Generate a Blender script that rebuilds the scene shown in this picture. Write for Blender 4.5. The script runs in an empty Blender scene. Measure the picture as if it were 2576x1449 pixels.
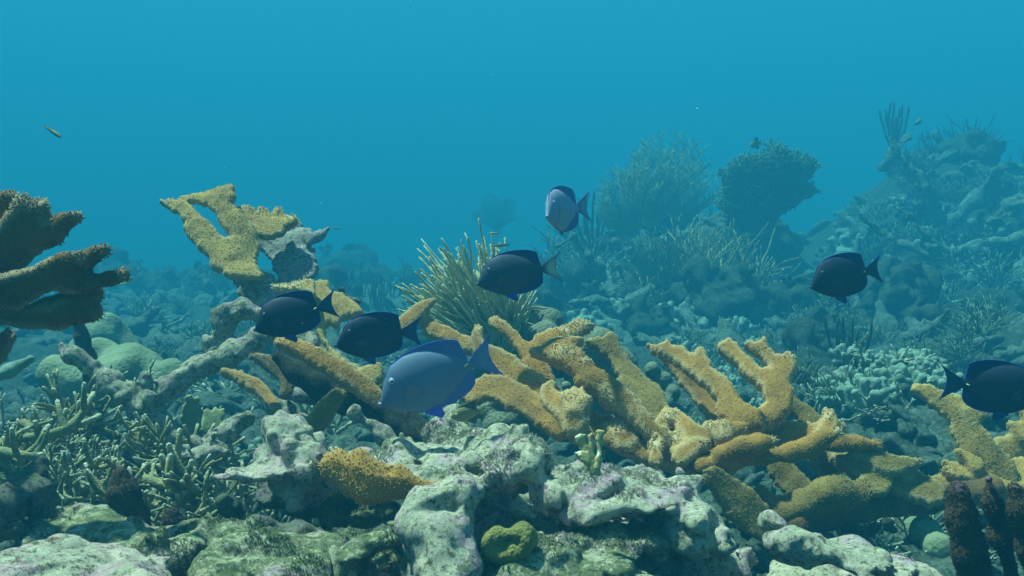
import bpy, math, random
import numpy as np
from mathutils import Vector, Matrix

sc = bpy.context.scene
COL = sc.collection
R = math.radians

# ------------------------------------------------------------------ camera, world, sun, exposure
PITCH = -3.0
HFOV = 55.0
cam = bpy.data.cameras.new("camera"); camo = bpy.data.objects.new("camera", cam)
COL.objects.link(camo); sc.camera = camo
cam.sensor_width = 36; cam.angle = R(HFOV); cam.clip_start = 0.05; cam.clip_end = 500
camo.rotation_euler = (R(90 + PITCH), 0, 0)

SUN_EL, SUN_AZ = 68.0, 292.0
w = bpy.data.worlds.new("World"); sc.world = w; w.use_nodes = True
bg = w.node_tree.nodes['Background']
sky = w.node_tree.nodes.new('ShaderNodeTexSky'); sky.sky_type = 'NISHITA'; sky.sun_disc = False
sky.sun_elevation = R(SUN_EL); sky.sun_rotation = R(SUN_AZ)
w.node_tree.links.new(sky.outputs[0], bg.inputs[0]); bg.inputs[1].default_value = 0.05
sl = bpy.data.lights.new("sun", "SUN"); sl.energy = 5.0; sl.angle = R(1.5); sl.color = (1, .92, .78)
so = bpy.data.objects.new("sun", sl); COL.objects.link(so)
sd = Vector((math.sin(R(SUN_AZ)) * math.cos(R(SUN_EL)), math.cos(R(SUN_AZ)) * math.cos(R(SUN_EL)), math.sin(R(SUN_EL))))
so.rotation_euler = sd.to_track_quat('Z', 'Y').to_euler(); so.location = sd * 10
sc.view_settings.view_transform = 'Standard'; sc.view_settings.look = 'None'
sc.view_settings.exposure = 1.85; sc.view_settings.gamma = 1
sc.cycles.volume_bounces = 1
sc.cycles.max_bounces = 6; sc.cycles.diffuse_bounces = 3
sc.cycles.use_denoising = True

HAZE_D = 0.140
HAZE_COL = (.019, .186, .302)
HAZE_ABS = (0, .21, .28)

# ------------------------------------------------------------------ projecting photo positions (2576 px wide) into the place
F = 1288 / math.tan(R(HFOV / 2))
cp, sp_ = math.cos(R(PITCH)), math.sin(R(PITCH))
def P(px, py, d):
    x = (px - 1288) / F * d; up = (724.5 - py) / F * d
    return np.array([x, d * cp - up * sp_, d * sp_ + up * cp])
def zoom(ox, oy, s):
    return lambda x, y: (ox + x / s, oy + y / s)
Z1 = zoom(0, 402.5, 3.0); Z2 = zoom(0, 831.8, 2.348); Z3 = zoom(603.7, 670.8, 3.0)
Z4 = zoom(737.9, 966, 3.0); Z7 = zoom(1341.6, 751.3, 3.0); Z8 = zoom(1717.3, 966, 3.0)
ZD = zoom(0, 0, 1.0)
def unit(v):
    v = np.asarray(v, float); n = np.linalg.norm(v); return v / n if n > 1e-9 else v

# ------------------------------------------------------------------ noise
def gnoise(xs, ys, zs, cell, seed):
    rng = np.random.default_rng(seed); W = []; sh = []
    for a in (xs, ys, zs):
        u = np.asarray(a) / cell + rng.random() * 7; i = np.floor(u).astype(int); f = u - i; i0 = i.min() - 1
        m = i.max() - i0 + 3; M = np.zeros((len(u), m), np.float32); r = np.arange(len(u))
        for o, wv in ((-1, (1 - f) ** 3 / 6), (0, (3 * f ** 3 - 6 * f ** 2 + 4) / 6), (1, (-3 * f ** 3 + 3 * f ** 2 + 3 * f + 1) / 6), (2, f ** 3 / 6)):
            M[r, i - i0 + o] = wv
        W.append(M); sh.append(m)
    L = rng.uniform(-1, 1, sh).astype(np.float32) * 2.4
    t = np.tensordot(W[0], L, (1, 0)); t = np.tensordot(W[1], t, (1, 1)); t = np.tensordot(W[2], t, (1, 2))
    return t.transpose(2, 1, 0)
def vnoise(p, cell, seed):
    p = np.asarray(p, float) / cell + seed * 17.31; i = np.floor(p).astype(np.int64); f = p - i; f = f * f * (3 - 2 * f); out = 0
    for dx in (0, 1):
        for dy in (0, 1):
            for dz in (0, 1):
                h = (i[:, 0] + dx) * 374761393 + (i[:, 1] + dy) * 668265263 + (i[:, 2] + dz) * 2147483647 + seed * 974711
                h = (h ^ (h >> 13)) * 1274126177 & 0xffffffff; h = (h ^ (h >> 16)) & 0xffff
                wv = (f[:, 0] if dx else 1 - f[:, 0]) * (f[:, 1] if dy else 1 - f[:, 1]) * (f[:, 2] if dz else 1 - f[:, 2])
                out = out + wv * (h / 32767.5 - 1)
    return out

# ------------------------------------------------------------------ mesh output
def new_mesh(name, V, faces, mat, attr=None, smooth=True):
    """faces: list of int arrays, each (n, k)"""
    me = bpy.data.meshes.new(name); V = np.asarray(V, np.float32)
    me.vertices.add(len(V)); me.vertices.foreach_set('co', V.ravel())
    faces = [np.asarray(f, np.int32) for f in faces if len(f)]
    tot = np.concatenate([np.full(len(f), f.shape[1], np.int32) for f in faces])
    li = np.concatenate([f.ravel() for f in faces])
    me.loops.add(len(li)); me.loops.foreach_set('vertex_index', li)
    me.polygons.add(len(tot)); st = np.zeros(len(tot), np.int32); st[1:] = np.cumsum(tot)[:-1]
    me.polygons.foreach_set('loop_start', st)
    me.update(calc_edges=True)
    me.polygons.foreach_set('use_smooth', np.full(len(tot), smooth)); me.validate()
    if attr is not None:
        a = me.color_attributes.new('tone', 'FLOAT_COLOR', 'POINT')
        c = np.ones((len(V), 4), np.float32); c[:, :attr.shape[1]] = attr; a.data.foreach_set('color', c.ravel())
    if mat: me.materials.append(mat)
    return me
def put(name, V, faces, mat, parent=None, attr=None, origin=None, smooth=True):
    V = np.asarray(V, float)
    if origin is None: origin = np.zeros(3) if parent is None else np.array(parent.matrix_world.translation if False else parent['_o'] if '_o' in parent else (0, 0, 0))
    o = bpy.data.objects.new(name, new_mesh(name, V - np.asarray(origin), faces, mat, attr, smooth)); COL.objects.link(o)
    if parent is not None: o.parent = parent
    else: o.location = origin
    return o
def tag(o, label=None, cat=None, group=None, kind=None):
    if label: o['label'] = label
    if cat: o['category'] = cat
    if group: o['group'] = group
    if kind: o['kind'] = kind
    return o
ROOT = {}
def thing(name, label, cat, loc, group=None):
    o = bpy.data.objects.new(name, None); COL.objects.link(o); o.location = loc; o.empty_display_size = .05
    ROOT[o] = np.array(loc, float)
    return tag(o, label, cat, group)
def part(name, V, faces, mat, root, attr=None, smooth=True):
    return put(name, V, faces, mat, root, attr, ROOT[root], smooth)

# ------------------------------------------------------------------ implicit solids -> mesh
def surface_nets(f, o, h):
    ins = f < 0; c = np.zeros(tuple(s - 1 for s in f.shape), np.int8)
    sl_ = (slice(None, -1), slice(1, None))
    for a in (0, 1):
        for b in (0, 1):
            for d in (0, 1): c += ins[sl_[a], sl_[b], sl_[d]]
    act = (c > 0) & (c < 8); ids = np.argwhere(act); idx = np.full(act.shape, -1, np.int32); idx[act] = np.arange(len(ids))
    acc = np.zeros((len(ids), 3), np.float32); n = np.zeros(len(ids), np.float32)
    corners = [(a, b, d) for a in (0, 1) for b in (0, 1) for d in (0, 1)]
    val = {k: f[ids[:, 0] + k[0], ids[:, 1] + k[1], ids[:, 2] + k[2]] for k in corners}
    for k in corners:
        for ax in range(3):
            if k[ax] == 0:
                k2 = list(k); k2[ax] = 1; k2 = tuple(k2); a, b = val[k], val[k2]; m = (a < 0) != (b < 0)
                t = np.where(m, a / np.where(m, a - b, 1), 0); p = np.repeat(np.array([k], np.float32), len(ids), 0); p[:, ax] += t
                acc += p * m[:, None]; n += m
    V = (ids + acc / n[:, None]) * h + o
    Q = []
    for ax in range(3):
        b, d = [i for i in range(3) if i != ax]
        s0 = [slice(None)] * 3; s1 = [slice(None)] * 3; s0[ax] = slice(None, -1); s1[ax] = slice(1, None)
        for q in (b, d): s0[q] = slice(1, -1); s1[q] = slice(1, -1)
        A, B = ins[tuple(s0)], ins[tuple(s1)]; e = np.argwhere(A != B); flip = A[tuple(e.T)]
        g = e.copy(); g[:, b] += 1; g[:, d] += 1
        def cell(ob, od):
            k = g.copy(); k[:, b] -= ob; k[:, d] -= od; return idx[tuple(k.T)]
        q = np.stack([cell(1, 1), cell(0, 1), cell(0, 0), cell(1, 0)], 1)
        if ax == 1: flip = ~flip
        q[~flip] = q[~flip][:, ::-1]; Q.append(q)
    return V, np.concatenate(Q)

class Solid:
    def __init__(s): s.pr = []; s.nz = []; s.cuts = []; s.grow = 0
    def seg(s, p0, p1, w0, w1, t0, t1, n, k): s.pr.append(('s', np.asarray(p0, float), np.asarray(p1, float), w0, w1, t0, t1, np.asarray(n, float), k)); return s
    def ball(s, c, r, k=.03, rot=None): s.pr.append(('b', np.asarray(c, float), np.asarray(r, float), k, rot)); return s
    def plate(s, contours, z, d, n, th=.014, k=.02, bulge=.16, bend=.0, seed=0, jag=1.5):
        allp = [z(*p) for c in contours for p in c]; cx, cy = np.mean([p[0] for p in allp[:len(contours[0])]]), np.mean([p[1] for p in allp[:len(contours[0])]])
        C = P(cx, cy, d); n = unit(n); a = unit(np.cross((0, 0, 1), n)); b = np.cross(n, a); cs = []
        for c in contours:
            q = []
            rj = random.Random(seed * 7 + len(c)); cj = []; w_ = sum(c[i][0] * c[(i + 1) % len(c)][1] - c[(i + 1) % len(c)][0] * c[i][1] for i in range(len(c)))
            for i in range(len(c)):                          # ragged growing edge
                a0, b0 = c[i], c[(i + 1) % len(c)]; L0 = math.hypot(b0[0] - a0[0], b0[1] - a0[1]); m = max(1, int(L0 / 15)); nx, ny = (b0[1] - a0[1]) / (L0 + 1e-9), -(b0[0] - a0[0]) / (L0 + 1e-9)
                if w_ < 0: nx, ny = -nx, -ny
                for k_ in range(m):
                    t = (k_ + (rj.uniform(-.3, .3) if k_ else 0)) / m; o_ = rj.choice((-3, -1, 1, 4, 8)) * jag if k_ else rj.uniform(-1, 3) * jag
                    cj.append((a0[0] + (b0[0] - a0[0]) * t + nx * o_, a0[1] + (b0[1] - a0[1]) * t + ny * o_))
            for p in cj:
                r = P(*z(*p), 1.0); X = r * ((C @ n) / (r @ n)) - C; q.append((X @ a, X @ b))
            cs.append(np.array(q))
        s.pr.append(('p', C, n, a, b, cs, th, k, bulge, bend, seed)); return s
    def cut(s, c, r, k=.02): s.cuts.append((np.asarray(c, float), np.asarray(r, float), k)); return s
    def noise(s, amp, cell, seed, billow=False): s.nz.append((amp, cell, seed, billow)); return s
    def build(s, h):
        lo = np.full(3, 1e9); hi = -lo
        for p in s.pr:
            if p[0] == 'p':
                q = np.concatenate(p[5]); W3 = p[1] + q[:, :1] * p[3] + q[:, 1:] * p[4]; m = .06; lo = np.minimum(lo, W3.min(0) - m); hi = np.maximum(hi, W3.max(0) + m)
            elif p[0] == 's':
                m = max(p[3:7]); lo = np.minimum(lo, np.minimum(p[1], p[2]) - m); hi = np.maximum(hi, np.maximum(p[1], p[2]) + m)
            else:
                m = p[2] if p[4] is None else np.full(3, p[2].max()); lo = np.minimum(lo, p[1] - m); hi = np.maximum(hi, p[1] + m)
        mar = .02 + sum(a for a, _, _, _ in s.nz) * 1.5 + 2 * h; lo -= mar; hi += mar
        dim = np.ceil((hi - lo) / h).astype(int) + 1
        ax = [lo[i] + np.arange(dim[i]) * h for i in range(3)]
        BIG = .12; f = np.full(dim, BIG, np.float32)
        def sub(a, b):
            i0 = np.maximum(np.floor((a - lo) / h).astype(int), 0); i1 = np.minimum(np.ceil((b - lo) / h).astype(int) + 1, dim)
            sl = tuple(slice(i0[i], i1[i]) for i in range(3))
            g = [ax[i][sl[i]].astype(np.float32) for i in range(3)]
            return sl, g[0][:, None, None], g[1][None, :, None], g[2][None, None, :]
        for p in s.pr:
            if p[0] == 'p':
                _, C, n, a, b, cs, th, k, bulge, bend, sd0 = p
                q = np.concatenate(cs); W3 = C + q[:, :1] * a + q[:, 1:] * b; sl, X, Y, Z = sub(W3.min(0) - .07, W3.max(0) + .07)
                X = X - C[0]; Y = Y - C[1]; Z = Z - C[2]
                H = X * n[0] + Y * n[1] + Z * n[2]; U = X * a[0] + Y * a[1] + Z * a[2]; Vv = X * b[0] + Y * b[1] + Z * b[2]
                if bend: H = H + bend * (np.sin(U * 14 + sd0) + np.sin(Vv * 17 + sd0 * 2))
                H = np.abs(H); d = np.full(H.shape, BIG, np.float32); mk = H < .09; u, v, hh_ = U[mk], Vv[mk], H[mk]
                d2 = np.full(u.shape, 1e9, np.float32); ins = np.zeros(u.shape, bool)
                for c in cs:
                    for i in range(len(c)):
                        p0, p1 = c[i], c[(i + 1) % len(c)]; e = p1 - p0; wx = u - p0[0]; wy = v - p0[1]; t = np.clip((wx * e[0] + wy * e[1]) / (e @ e + 1e-12), 0, 1)
                        d2 = np.minimum(d2, (wx - t * e[0]) ** 2 + (wy - t * e[1]) ** 2)
                        cr = (p0[1] > v) != (p1[1] > v)
                        if abs(e[1]) > 1e-9: ins ^= cr & (u < p0[0] + (v - p0[1]) * e[0] / e[1])
                d2 = np.sqrt(d2) * np.where(ins, -1, 1); t_ = th + bulge * np.clip(-d2, 0, .045); r = th * .55
                qx = d2 + r; qy = hh_ - t_ + r
                d[mk] = np.minimum(np.maximum(qx, qy), 0) + np.sqrt(np.maximum(qx, 0) ** 2 + np.maximum(qy, 0) ** 2) - r
            elif p[0] == 's':
                _, a, b, w0, w1, t0, t1, n, k = p; m = max(w0, w1, t0, t1) + .05 + k
                sl, X, Y, Z = sub(np.minimum(a, b) - m, np.maximum(a, b) + m)
                ab = b - a; L2 = max(ab @ ab, 1e-10); e = ab / math.sqrt(L2); n = n - e * (n @ e); n = unit(n); sd_ = np.cross(e, n)
                X = X - a[0]; Y = Y - a[1]; Z = Z - a[2]
                t = np.clip((X * ab[0] + Y * ab[1] + Z * ab[2]) / L2, 0, 1)
                qx = X - t * ab[0]; qy = Y - t * ab[1]; qz = Z - t * ab[2]
                wd = w0 + (w1 - w0) * t; th = t0 + (t1 - t0) * t
                ds = qx * sd_[0] + qy * sd_[1] + qz * sd_[2]; dn = qx * n[0] + qy * n[1] + qz * n[2]
                de = np.abs(qx * e[0] + qy * e[1] + qz * e[2])
                k0 = np.sqrt((ds / wd) ** 2 + (dn / th) ** 2 + (de / th) ** 2); k1 = np.sqrt((ds / wd ** 2) ** 2 + (dn / th ** 2) ** 2 + (de / th ** 2) ** 2) + 1e-6
                d = k0 * (k0 - 1) / k1
                d = np.where(k0 < 1e-3, -np.minimum(wd, th), d)
            else:
                _, c, r, k, rot = p; m = r.max() + .05 + k if rot is not None else r + .05 + k
                sl, X, Y, Z = sub(c - m, c + m); X = X - c[0]; Y = Y - c[1]; Z = Z - c[2]
                if rot is not None: X, Y, Z = (rot[0][0] * X + rot[0][1] * Y + rot[0][2] * Z, rot[1][0] * X + rot[1][1] * Y + rot[1][2] * Z, rot[2][0] * X + rot[2][1] * Y + rot[2][2] * Z)
                k0 = np.sqrt((X / r[0]) ** 2 + (Y / r[1]) ** 2 + (Z / r[2]) ** 2); k1 = np.sqrt((X / r[0] ** 2) ** 2 + (Y / r[1] ** 2) ** 2 + (Z / r[2] ** 2) ** 2) + 1e-6
                d = np.where(k0 < 1e-3, -r.min(), k0 * (k0 - 1) / k1)
            d = np.minimum(d, BIG).astype(np.float32); g = f[sl]; hh = np.maximum(k - np.abs(g - d), 0) / k
            f[sl] = np.minimum(g, d) - hh * hh * k * .25
        for c, r, k in s.cuts:
            m = r + .05 + k; sl, X, Y, Z = sub(c - m, c + m); X = X - c[0]; Y = Y - c[1]; Z = Z - c[2]
            k0 = np.sqrt((X / r[0]) ** 2 + (Y / r[1]) ** 2 + (Z / r[2]) ** 2); d = -(k0 - 1) * r.min()
            g = f[sl]; hh = np.maximum(k - np.abs(g - d), 0) / k; f[sl] = (np.maximum(g, d) + hh * hh * k * .25).astype(np.float32)
        for amp, cell, seed, bil in s.nz:
            nn = gnoise(ax[0], ax[1], ax[2], cell, seed)
            if bil == 'pit': f += amp * np.clip(nn - .30, 0, .6)
            else: f -= amp * (np.abs(nn) - .45 if bil else nn)
        if s.grow: f -= s.grow
        for i in range(3):                                   # close at the box
            for e in (0, -1):
                q = [slice(None)] * 3; q[i] = e; f[tuple(q)] = np.maximum(f[tuple(q)], .01)
        return surface_nets(f, lo, h)

def quad_info(V, Q):
    a, b, c, d = (V[Q[:, i]] for i in range(4)); n = np.cross(c - a, d - b); ar = np.linalg.norm(n, axis=1) * .5
    return n / (2 * ar[:, None] + 1e-12), ar
def nubs(V, Q, spacing, r, ln, seed, axis_bias=None, keep=None, grow=None):
    """small raised cups (corallites) all over a surface"""
    rng = np.random.default_rng(seed); n, ar = quad_info(V, Q)
    N = int(ar.sum() / spacing ** 2)
    fi = rng.choice(len(Q), N, p=ar / ar.sum()); u, v = rng.random(N)[:, None], rng.random(N)[:, None]
    a, b, c, d = (V[Q[fi, i]] for i in range(4)); p = a * (1 - u) * (1 - v) + b * u * (1 - v) + c * u * v + d * (1 - u) * v
    nn = n[fi] + rng.normal(0, .25, (N, 3)) + (0 if axis_bias is None else np.asarray(axis_bias))
    nn /= np.linalg.norm(nn, axis=1)[:, None]
    if keep is not None:
        m = keep(p, n[fi]); p, nn = p[m], nn[m]; N = len(p)
    t = np.cross(nn, rng.normal(0, 1, (N, 3))); t /= np.linalg.norm(t, axis=1)[:, None]; bt = np.cross(nn, t)
    L = ln * rng.uniform(.5, 1.3, N)[:, None]; rr = r * rng.uniform(.75, 1.25, N)[:, None]
    if grow:
        gm = np.zeros(N)
        for c_, q_ in grow: gm = np.maximum(gm, np.clip(1.2 - np.linalg.norm(p - c_, axis=1) / q_, 0, 1))
        L = L * (1 + 3.6 * gm[:, None])
    ring = [(1, 0), (0, 1), (-1, 0), (0, -1)]
    base = [p - nn * r * .4 + (t * x + bt * y) * rr for x, y in ring]; top = [p + nn * L + (t * x + bt * y) * rr * .7 for x, y in ring]
    NV = np.stack(base + top, 1).reshape(-1, 3); o = np.arange(N)[:, None] * 8
    fs = [o + np.array([[i, (i + 1) % 4, 4 + (i + 1) % 4, 4 + i]]) for i in range(4)] + [o + np.array([[4, 5, 6, 7]])]
    tone = np.zeros((N, 8)); tone[:, 4:] = 1
    return NV, np.concatenate(fs), tone.ravel()

def tubes(paths, sides=6, cap=True):
    """list of (points, radii) -> one mesh"""
    VV, QQ, TT, o = [], [], [], 0
    for pts, rad in paths:
        pts = np.asarray(pts, float); n = len(pts); tg = np.gradient(pts, axis=0); tg /= np.linalg.norm(tg, axis=1)[:, None] + 1e-12
        up = np.array([.31, .2, .93]) if abs(tg[0] @ np.array([.31, .2, .93])) < .9 else np.array([1., 0, 0])
        a = np.cross(tg, up); a /= np.linalg.norm(a, axis=1)[:, None] + 1e-12; b = np.cross(tg, a)
        th = np.arange(sides) / sides * 2 * math.pi
        r = np.asarray(rad, float)[:, None, None]
        V = pts[:, None] + r * (np.cos(th)[None, :, None] * a[:, None] + np.sin(th)[None, :, None] * b[:, None])
        VV.append(V.reshape(-1, 3)); VV.append(pts[-1:] + tg[-1:] * rad[-1] * .8)
        i = np.arange(n - 1)[:, None]; j = np.arange(sides)[None]; j2 = (j + 1) % sides
        QQ.append(np.stack([i * sides + j, i * sides + j2, (i + 1) * sides + j2, (i + 1) * sides + j], -1).reshape(-1, 4)[:, ::-1] + o)
        e = o + (n - 1) * sides + np.arange(sides); e2 = np.roll(e, -1); c = np.full(sides, o + n * sides)
        QQ.append(np.stack([c, e2, e, e], 1)[:, [0, 2, 1, 1]]); QQ[-1] = np.stack([c, e, e2], 1)[:, ::-1]
        TT.append(np.concatenate([np.repeat(np.linspace(0, 1, n), sides), [1.]])); o += n * sides + 1
    q4 = np.concatenate([q for q in QQ if q.shape[1] == 4]); q3 = np.concatenate([q for q in QQ if q.shape[1] == 3])
    return np.concatenate(VV), [q4, q3], np.concatenate(TT)

# ------------------------------------------------------------------ materials
def mat_base(name, rough=.85, spec=.25):
    m = bpy.data.materials.new(name); m.use_nodes = True; t = m.node_tree; b = t.nodes['Principled BSDF']
    b.inputs['Roughness'].default_value = rough; b.inputs['Specular IOR Level'].default_value = spec
    return m, t, b
class NB:
    def __init__(s, t): s.t = t; s.tc = t.nodes.new('ShaderNodeTexCoord')
    def n(s, ty, **kw):
        x = s.t.nodes.new(ty)
        for k, v in kw.items(): setattr(x, k, v)
        return x
    def link(s, a, b): s.t.links.new(a, b)
    def noise(s, scale, detail=4, rough=.6, off=0):
        x = s.n('ShaderNodeTexNoise'); x.inputs['Scale'].default_value = scale; x.inputs['Detail'].default_value = detail; x.inputs['Roughness'].default_value = rough
        mp = s.n('ShaderNodeMapping'); mp.inputs['Location'].default_value = (off, off * .7, off * 1.3); s.link(s.tc.outputs['Object'], mp.inputs[0]); s.link(mp.outputs[0], x.inputs['Vector']); return x.outputs['Fac']
    def voro(s, scale, feature='F1'):
        x = s.n('ShaderNodeTexVoronoi', feature=feature); x.inputs['Scale'].default_value = scale; s.link(s.tc.outputs['Object'], x.inputs['Vector']); return x.outputs['Distance']
    def ramp(s, fac, stops, interp='LINEAR'):
        x = s.n('ShaderNodeValToRGB'); e = x.color_ramp.elements; x.color_ramp.interpolation = interp
        while len(e) < len(stops): e.new(.5)
        for i, (p, c) in enumerate(stops): e[i].position = p; e[i].color = (*c, 1) if len(c) == 3 else c
        s.link(fac, x.inputs[0]); return x.outputs[0]
    def step(s, fac, a, b):
        x = s.n('ShaderNodeMapRange', interpolation_type='SMOOTHSTEP'); x.inputs[1].default_value = a; x.inputs[2].default_value = b; s.link(fac, x.inputs[0]); return x.outputs[0]
    def mix(s, fac, a, b, mode='MIX'):
        x = s.n('ShaderNodeMix', data_type='RGBA', blend_type=mode)
        for v, i in ((fac, 0), (a, 6), (b, 7)):
            if isinstance(v, (int, float)): x.inputs[i].default_value = v
            elif isinstance(v, tuple): x.inputs[i].default_value = (*v, 1)
            else: s.link(v, x.inputs[i])
        return x.outputs[2]
    def math(s, op, a, b=0.0, clamp=False):
        x = s.n('ShaderNodeMath', operation=op, use_clamp=clamp)
        for v, i in ((a, 0), (b, 1)):
            if isinstance(v, (int, float)): x.inputs[i].default_value = v
            else: s.link(v, x.inputs[i])
        return x.outputs[0]
    def attr(s, name='tone'):
        x = s.n('ShaderNodeAttribute'); x.attribute_name = name; y = s.n('ShaderNodeSeparateColor'); s.link(x.outputs['Color'], y.inputs[0]); return y.outputs
    def bump(s, h, strength, dist, b, prev=None):
        x = s.n('ShaderNodeBump'); x.inputs['Strength'].default_value = strength; x.inputs['Distance'].default_value = dist; s.link(h, x.inputs['Height'])
        if prev: s.link(prev, x.inputs['Normal'])
        if b: s.link(x.outputs[0], b.inputs['Normal'])
        return x.outputs[0]

def m_elkhorn(name, base=(.36, .175, .030), dark=(.23, .11, .02), nub=(.70, .40, .10), tip=(.92, .80, .50), ob=0):
    m, t, b = mat_base(name, .8); B = NB(t); r, g, bl = B.attr()[:3]
    c = B.mix(B.step(B.noise(9, 4, .6, ob), .35, .65), base, dark)
    c = B.mix(B.math('MULTIPLY', B.step(B.noise(45, 4, .7, ob + 3), .55, .75), .6), c, tuple(min(1, 1.5 * x) for x in base))
    c = B.mix(B.math('MULTIPLY', r, .7), c, nub)
    c = B.mix(B.math('MULTIPLY', g, B.math('ADD', B.math('MULTIPLY', r, .5), .5)), c, tip)
    B.link(c, b.inputs['Base Color']); B.bump(B.noise(120, 5, .7, ob), .5, .004, b); return m
def m_rock(name, cream=(.86, .77, .54), mauve=(.76, .50, .57), green=(.16, .21, .07), brown=(.17, .095, .05), pale=(.62, .58, .41), gw=.5, off=0):
    m, t, b = mat_base(name, .92, .12); B = NB(t)
    c = B.mix(B.step(B.noise(11, 6, .7, off), .42, .56), cream, pale)
    c = B.mix(B.math('MULTIPLY', B.step(B.noise(14, 7, .7, off + 5), .51, .58), .85), c, mauve)
    c = B.mix(B.math('MULTIPLY', B.step(B.noise(20, 8, .78, off + 9), .61 - .2 * gw, .68 - .2 * gw), .85), c, green)
    c = B.mix(B.step(B.noise(30, 7, .78, off + 13), .58, .65), c, brown)
    c = B.mix(B.math('MULTIPLY', B.step(B.noise(48, 6, .8, off + 2), .53, .64), .85), c, tuple(.16 * x for x in pale))
    c = B.mix(B.math('MULTIPLY', B.step(B.noise(40, 6, .8, off + 17), .55, .66), .75), c, tuple(min(.88, 1.3 * x) for x in cream))
    c = B.mix(B.math('MULTIPLY', B.step(B.noise(105, 5, .8, off + 21), .52, .62), .75), c, tuple(min(.88, 1.25 * x) for x in cream))
    c = B.mix(B.math('MULTIPLY', B.step(B.noise(95, 5, .8, off + 27), .53, .62), .8), c, tuple(.10 * x for x in pale))
    B.link(c, b.inputs['Base Color'])
    n1 = B.bump(B.noise(50, 8, .8, off), 1, .02, None); B.bump(B.noise(170, 5, .8, off), .9, .007, b, n1); return m
def m_plain(name, a, bcol, scale=12, bump=.4, vscale=0, rough=.85, off=0, tipc=None):
    m, t, b = mat_base(name, rough, .2); B = NB(t)
    c = B.mix(B.step(B.noise(scale, 5, .65, off), .38, .62), a, bcol)
    if tipc: c = B.mix(B.step(B.attr()[0], .75, 1.0), c, tipc)
    B.link(c, b.inputs['Base Color'])
    n1 = B.bump(B.noise(scale * 6, 5, .7, off), bump, .01, None if vscale else b)
    if vscale: B.bump(B.voro(vscale), .6, .004, b, n1)
    return m
def m_fish(name, body, body2, fin, edge, line, tailc, rough=.62):
    m, t, b = mat_base(name, rough, .18); B = NB(t); r, g, bl = B.attr()[:3]
    sep = B.n('ShaderNodeSeparateXYZ'); B.link(B.tc.outputs['Object'], sep.inputs[0])
    wob = B.noise(14, 3, .5)
    ph = B.math('ADD', B.math('MULTIPLY', sep.outputs[2], 1500), B.math('MULTIPLY', wob, 22))
    ln = B.step(B.math('SINE', ph), .1, .8)
    c = B.mix(B.step(B.noise(9, 3), .3, .7), body, body2); c = B.mix(B.math('MULTIPLY', B.step(B.noise(420, 3, .7), .45, .7), .35), c, line)
    back = B.step(sep.outputs[0], -.075, -.02)
    c = B.mix(B.math('MULTIPLY', ln, B.math('MULTIPLY', back, .8)), c, line)
    ry = B.step(B.math('SINE', B.math('ADD', B.math('MULTIPLY', sep.outputs[0], 900), B.math('MULTIPLY', sep.outputs[2], 700))), -.2, .9)
    c = B.mix(r, c, B.mix(ry, fin, tuple(x * 1.3 for x in fin))); c = B.mix(bl, c, B.mix(ry, tailc, tuple(x * 1.2 for x in tailc))); c = B.mix(g, c, edge)
    B.link(c, b.inputs['Base Color']); B.bump(B.noise(120, 3), .12, .001, b); return m

M = {}
M['elk'] = m_elkhorn('elkhorn_live')
M['elk_pale'] = m_elkhorn('elkhorn_pale', (.39, .235, .055), (.27, .155, .034), (.70, .47, .16), (.90, .78, .46), 4)
M['elk_brown'] = m_elkhorn('elkhorn_brown', (.17, .085, .02), (.085, .045, .013), (.33, .19, .06), (.88, .76, .52), 8)
M['elk_olive'] = m_elkhorn('elkhorn_olive', (.24, .155, .035), (.16, .10, .022), (.48, .33, .10), (.8, .66, .4), 11)
M['rock'] = m_rock('dead_coral_rock', gw=.36)
M['trunk'] = m_rock('dead_trunk_painted_shade', cream=(.10, .09, .07), mauve=(.09, .06, .06), green=(.06, .07, .03), brown=(.06, .04, .025), pale=(.07, .075, .05), gw=.4, off=64)  # underside shade put into the near-black colour of the dead trunk
M['rock_green'] = m_rock('turf_covered_rock', gw=.9, cream=(.70, .66, .42), off=31)
M['rock_pink'] = m_rock('pink_crusted_rock', mauve=(.72, .48, .50), cream=(.86, .72, .55), gw=.2, off=47)
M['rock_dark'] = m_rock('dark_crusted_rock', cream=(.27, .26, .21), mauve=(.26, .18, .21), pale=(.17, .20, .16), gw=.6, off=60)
M['dead'] = m_rock('dead_branch', cream=(.72, .64, .46), mauve=(.55, .39, .42), pale=(.46, .44, .32), gw=.45, off=71)
M['grey'] = m_rock('dead_grey_plate', cream=(.58, .54, .47), mauve=(.46, .41, .41), pale=(.44, .43, .39), green=(.2, .2, .14), gw=.3, off=85)

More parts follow.
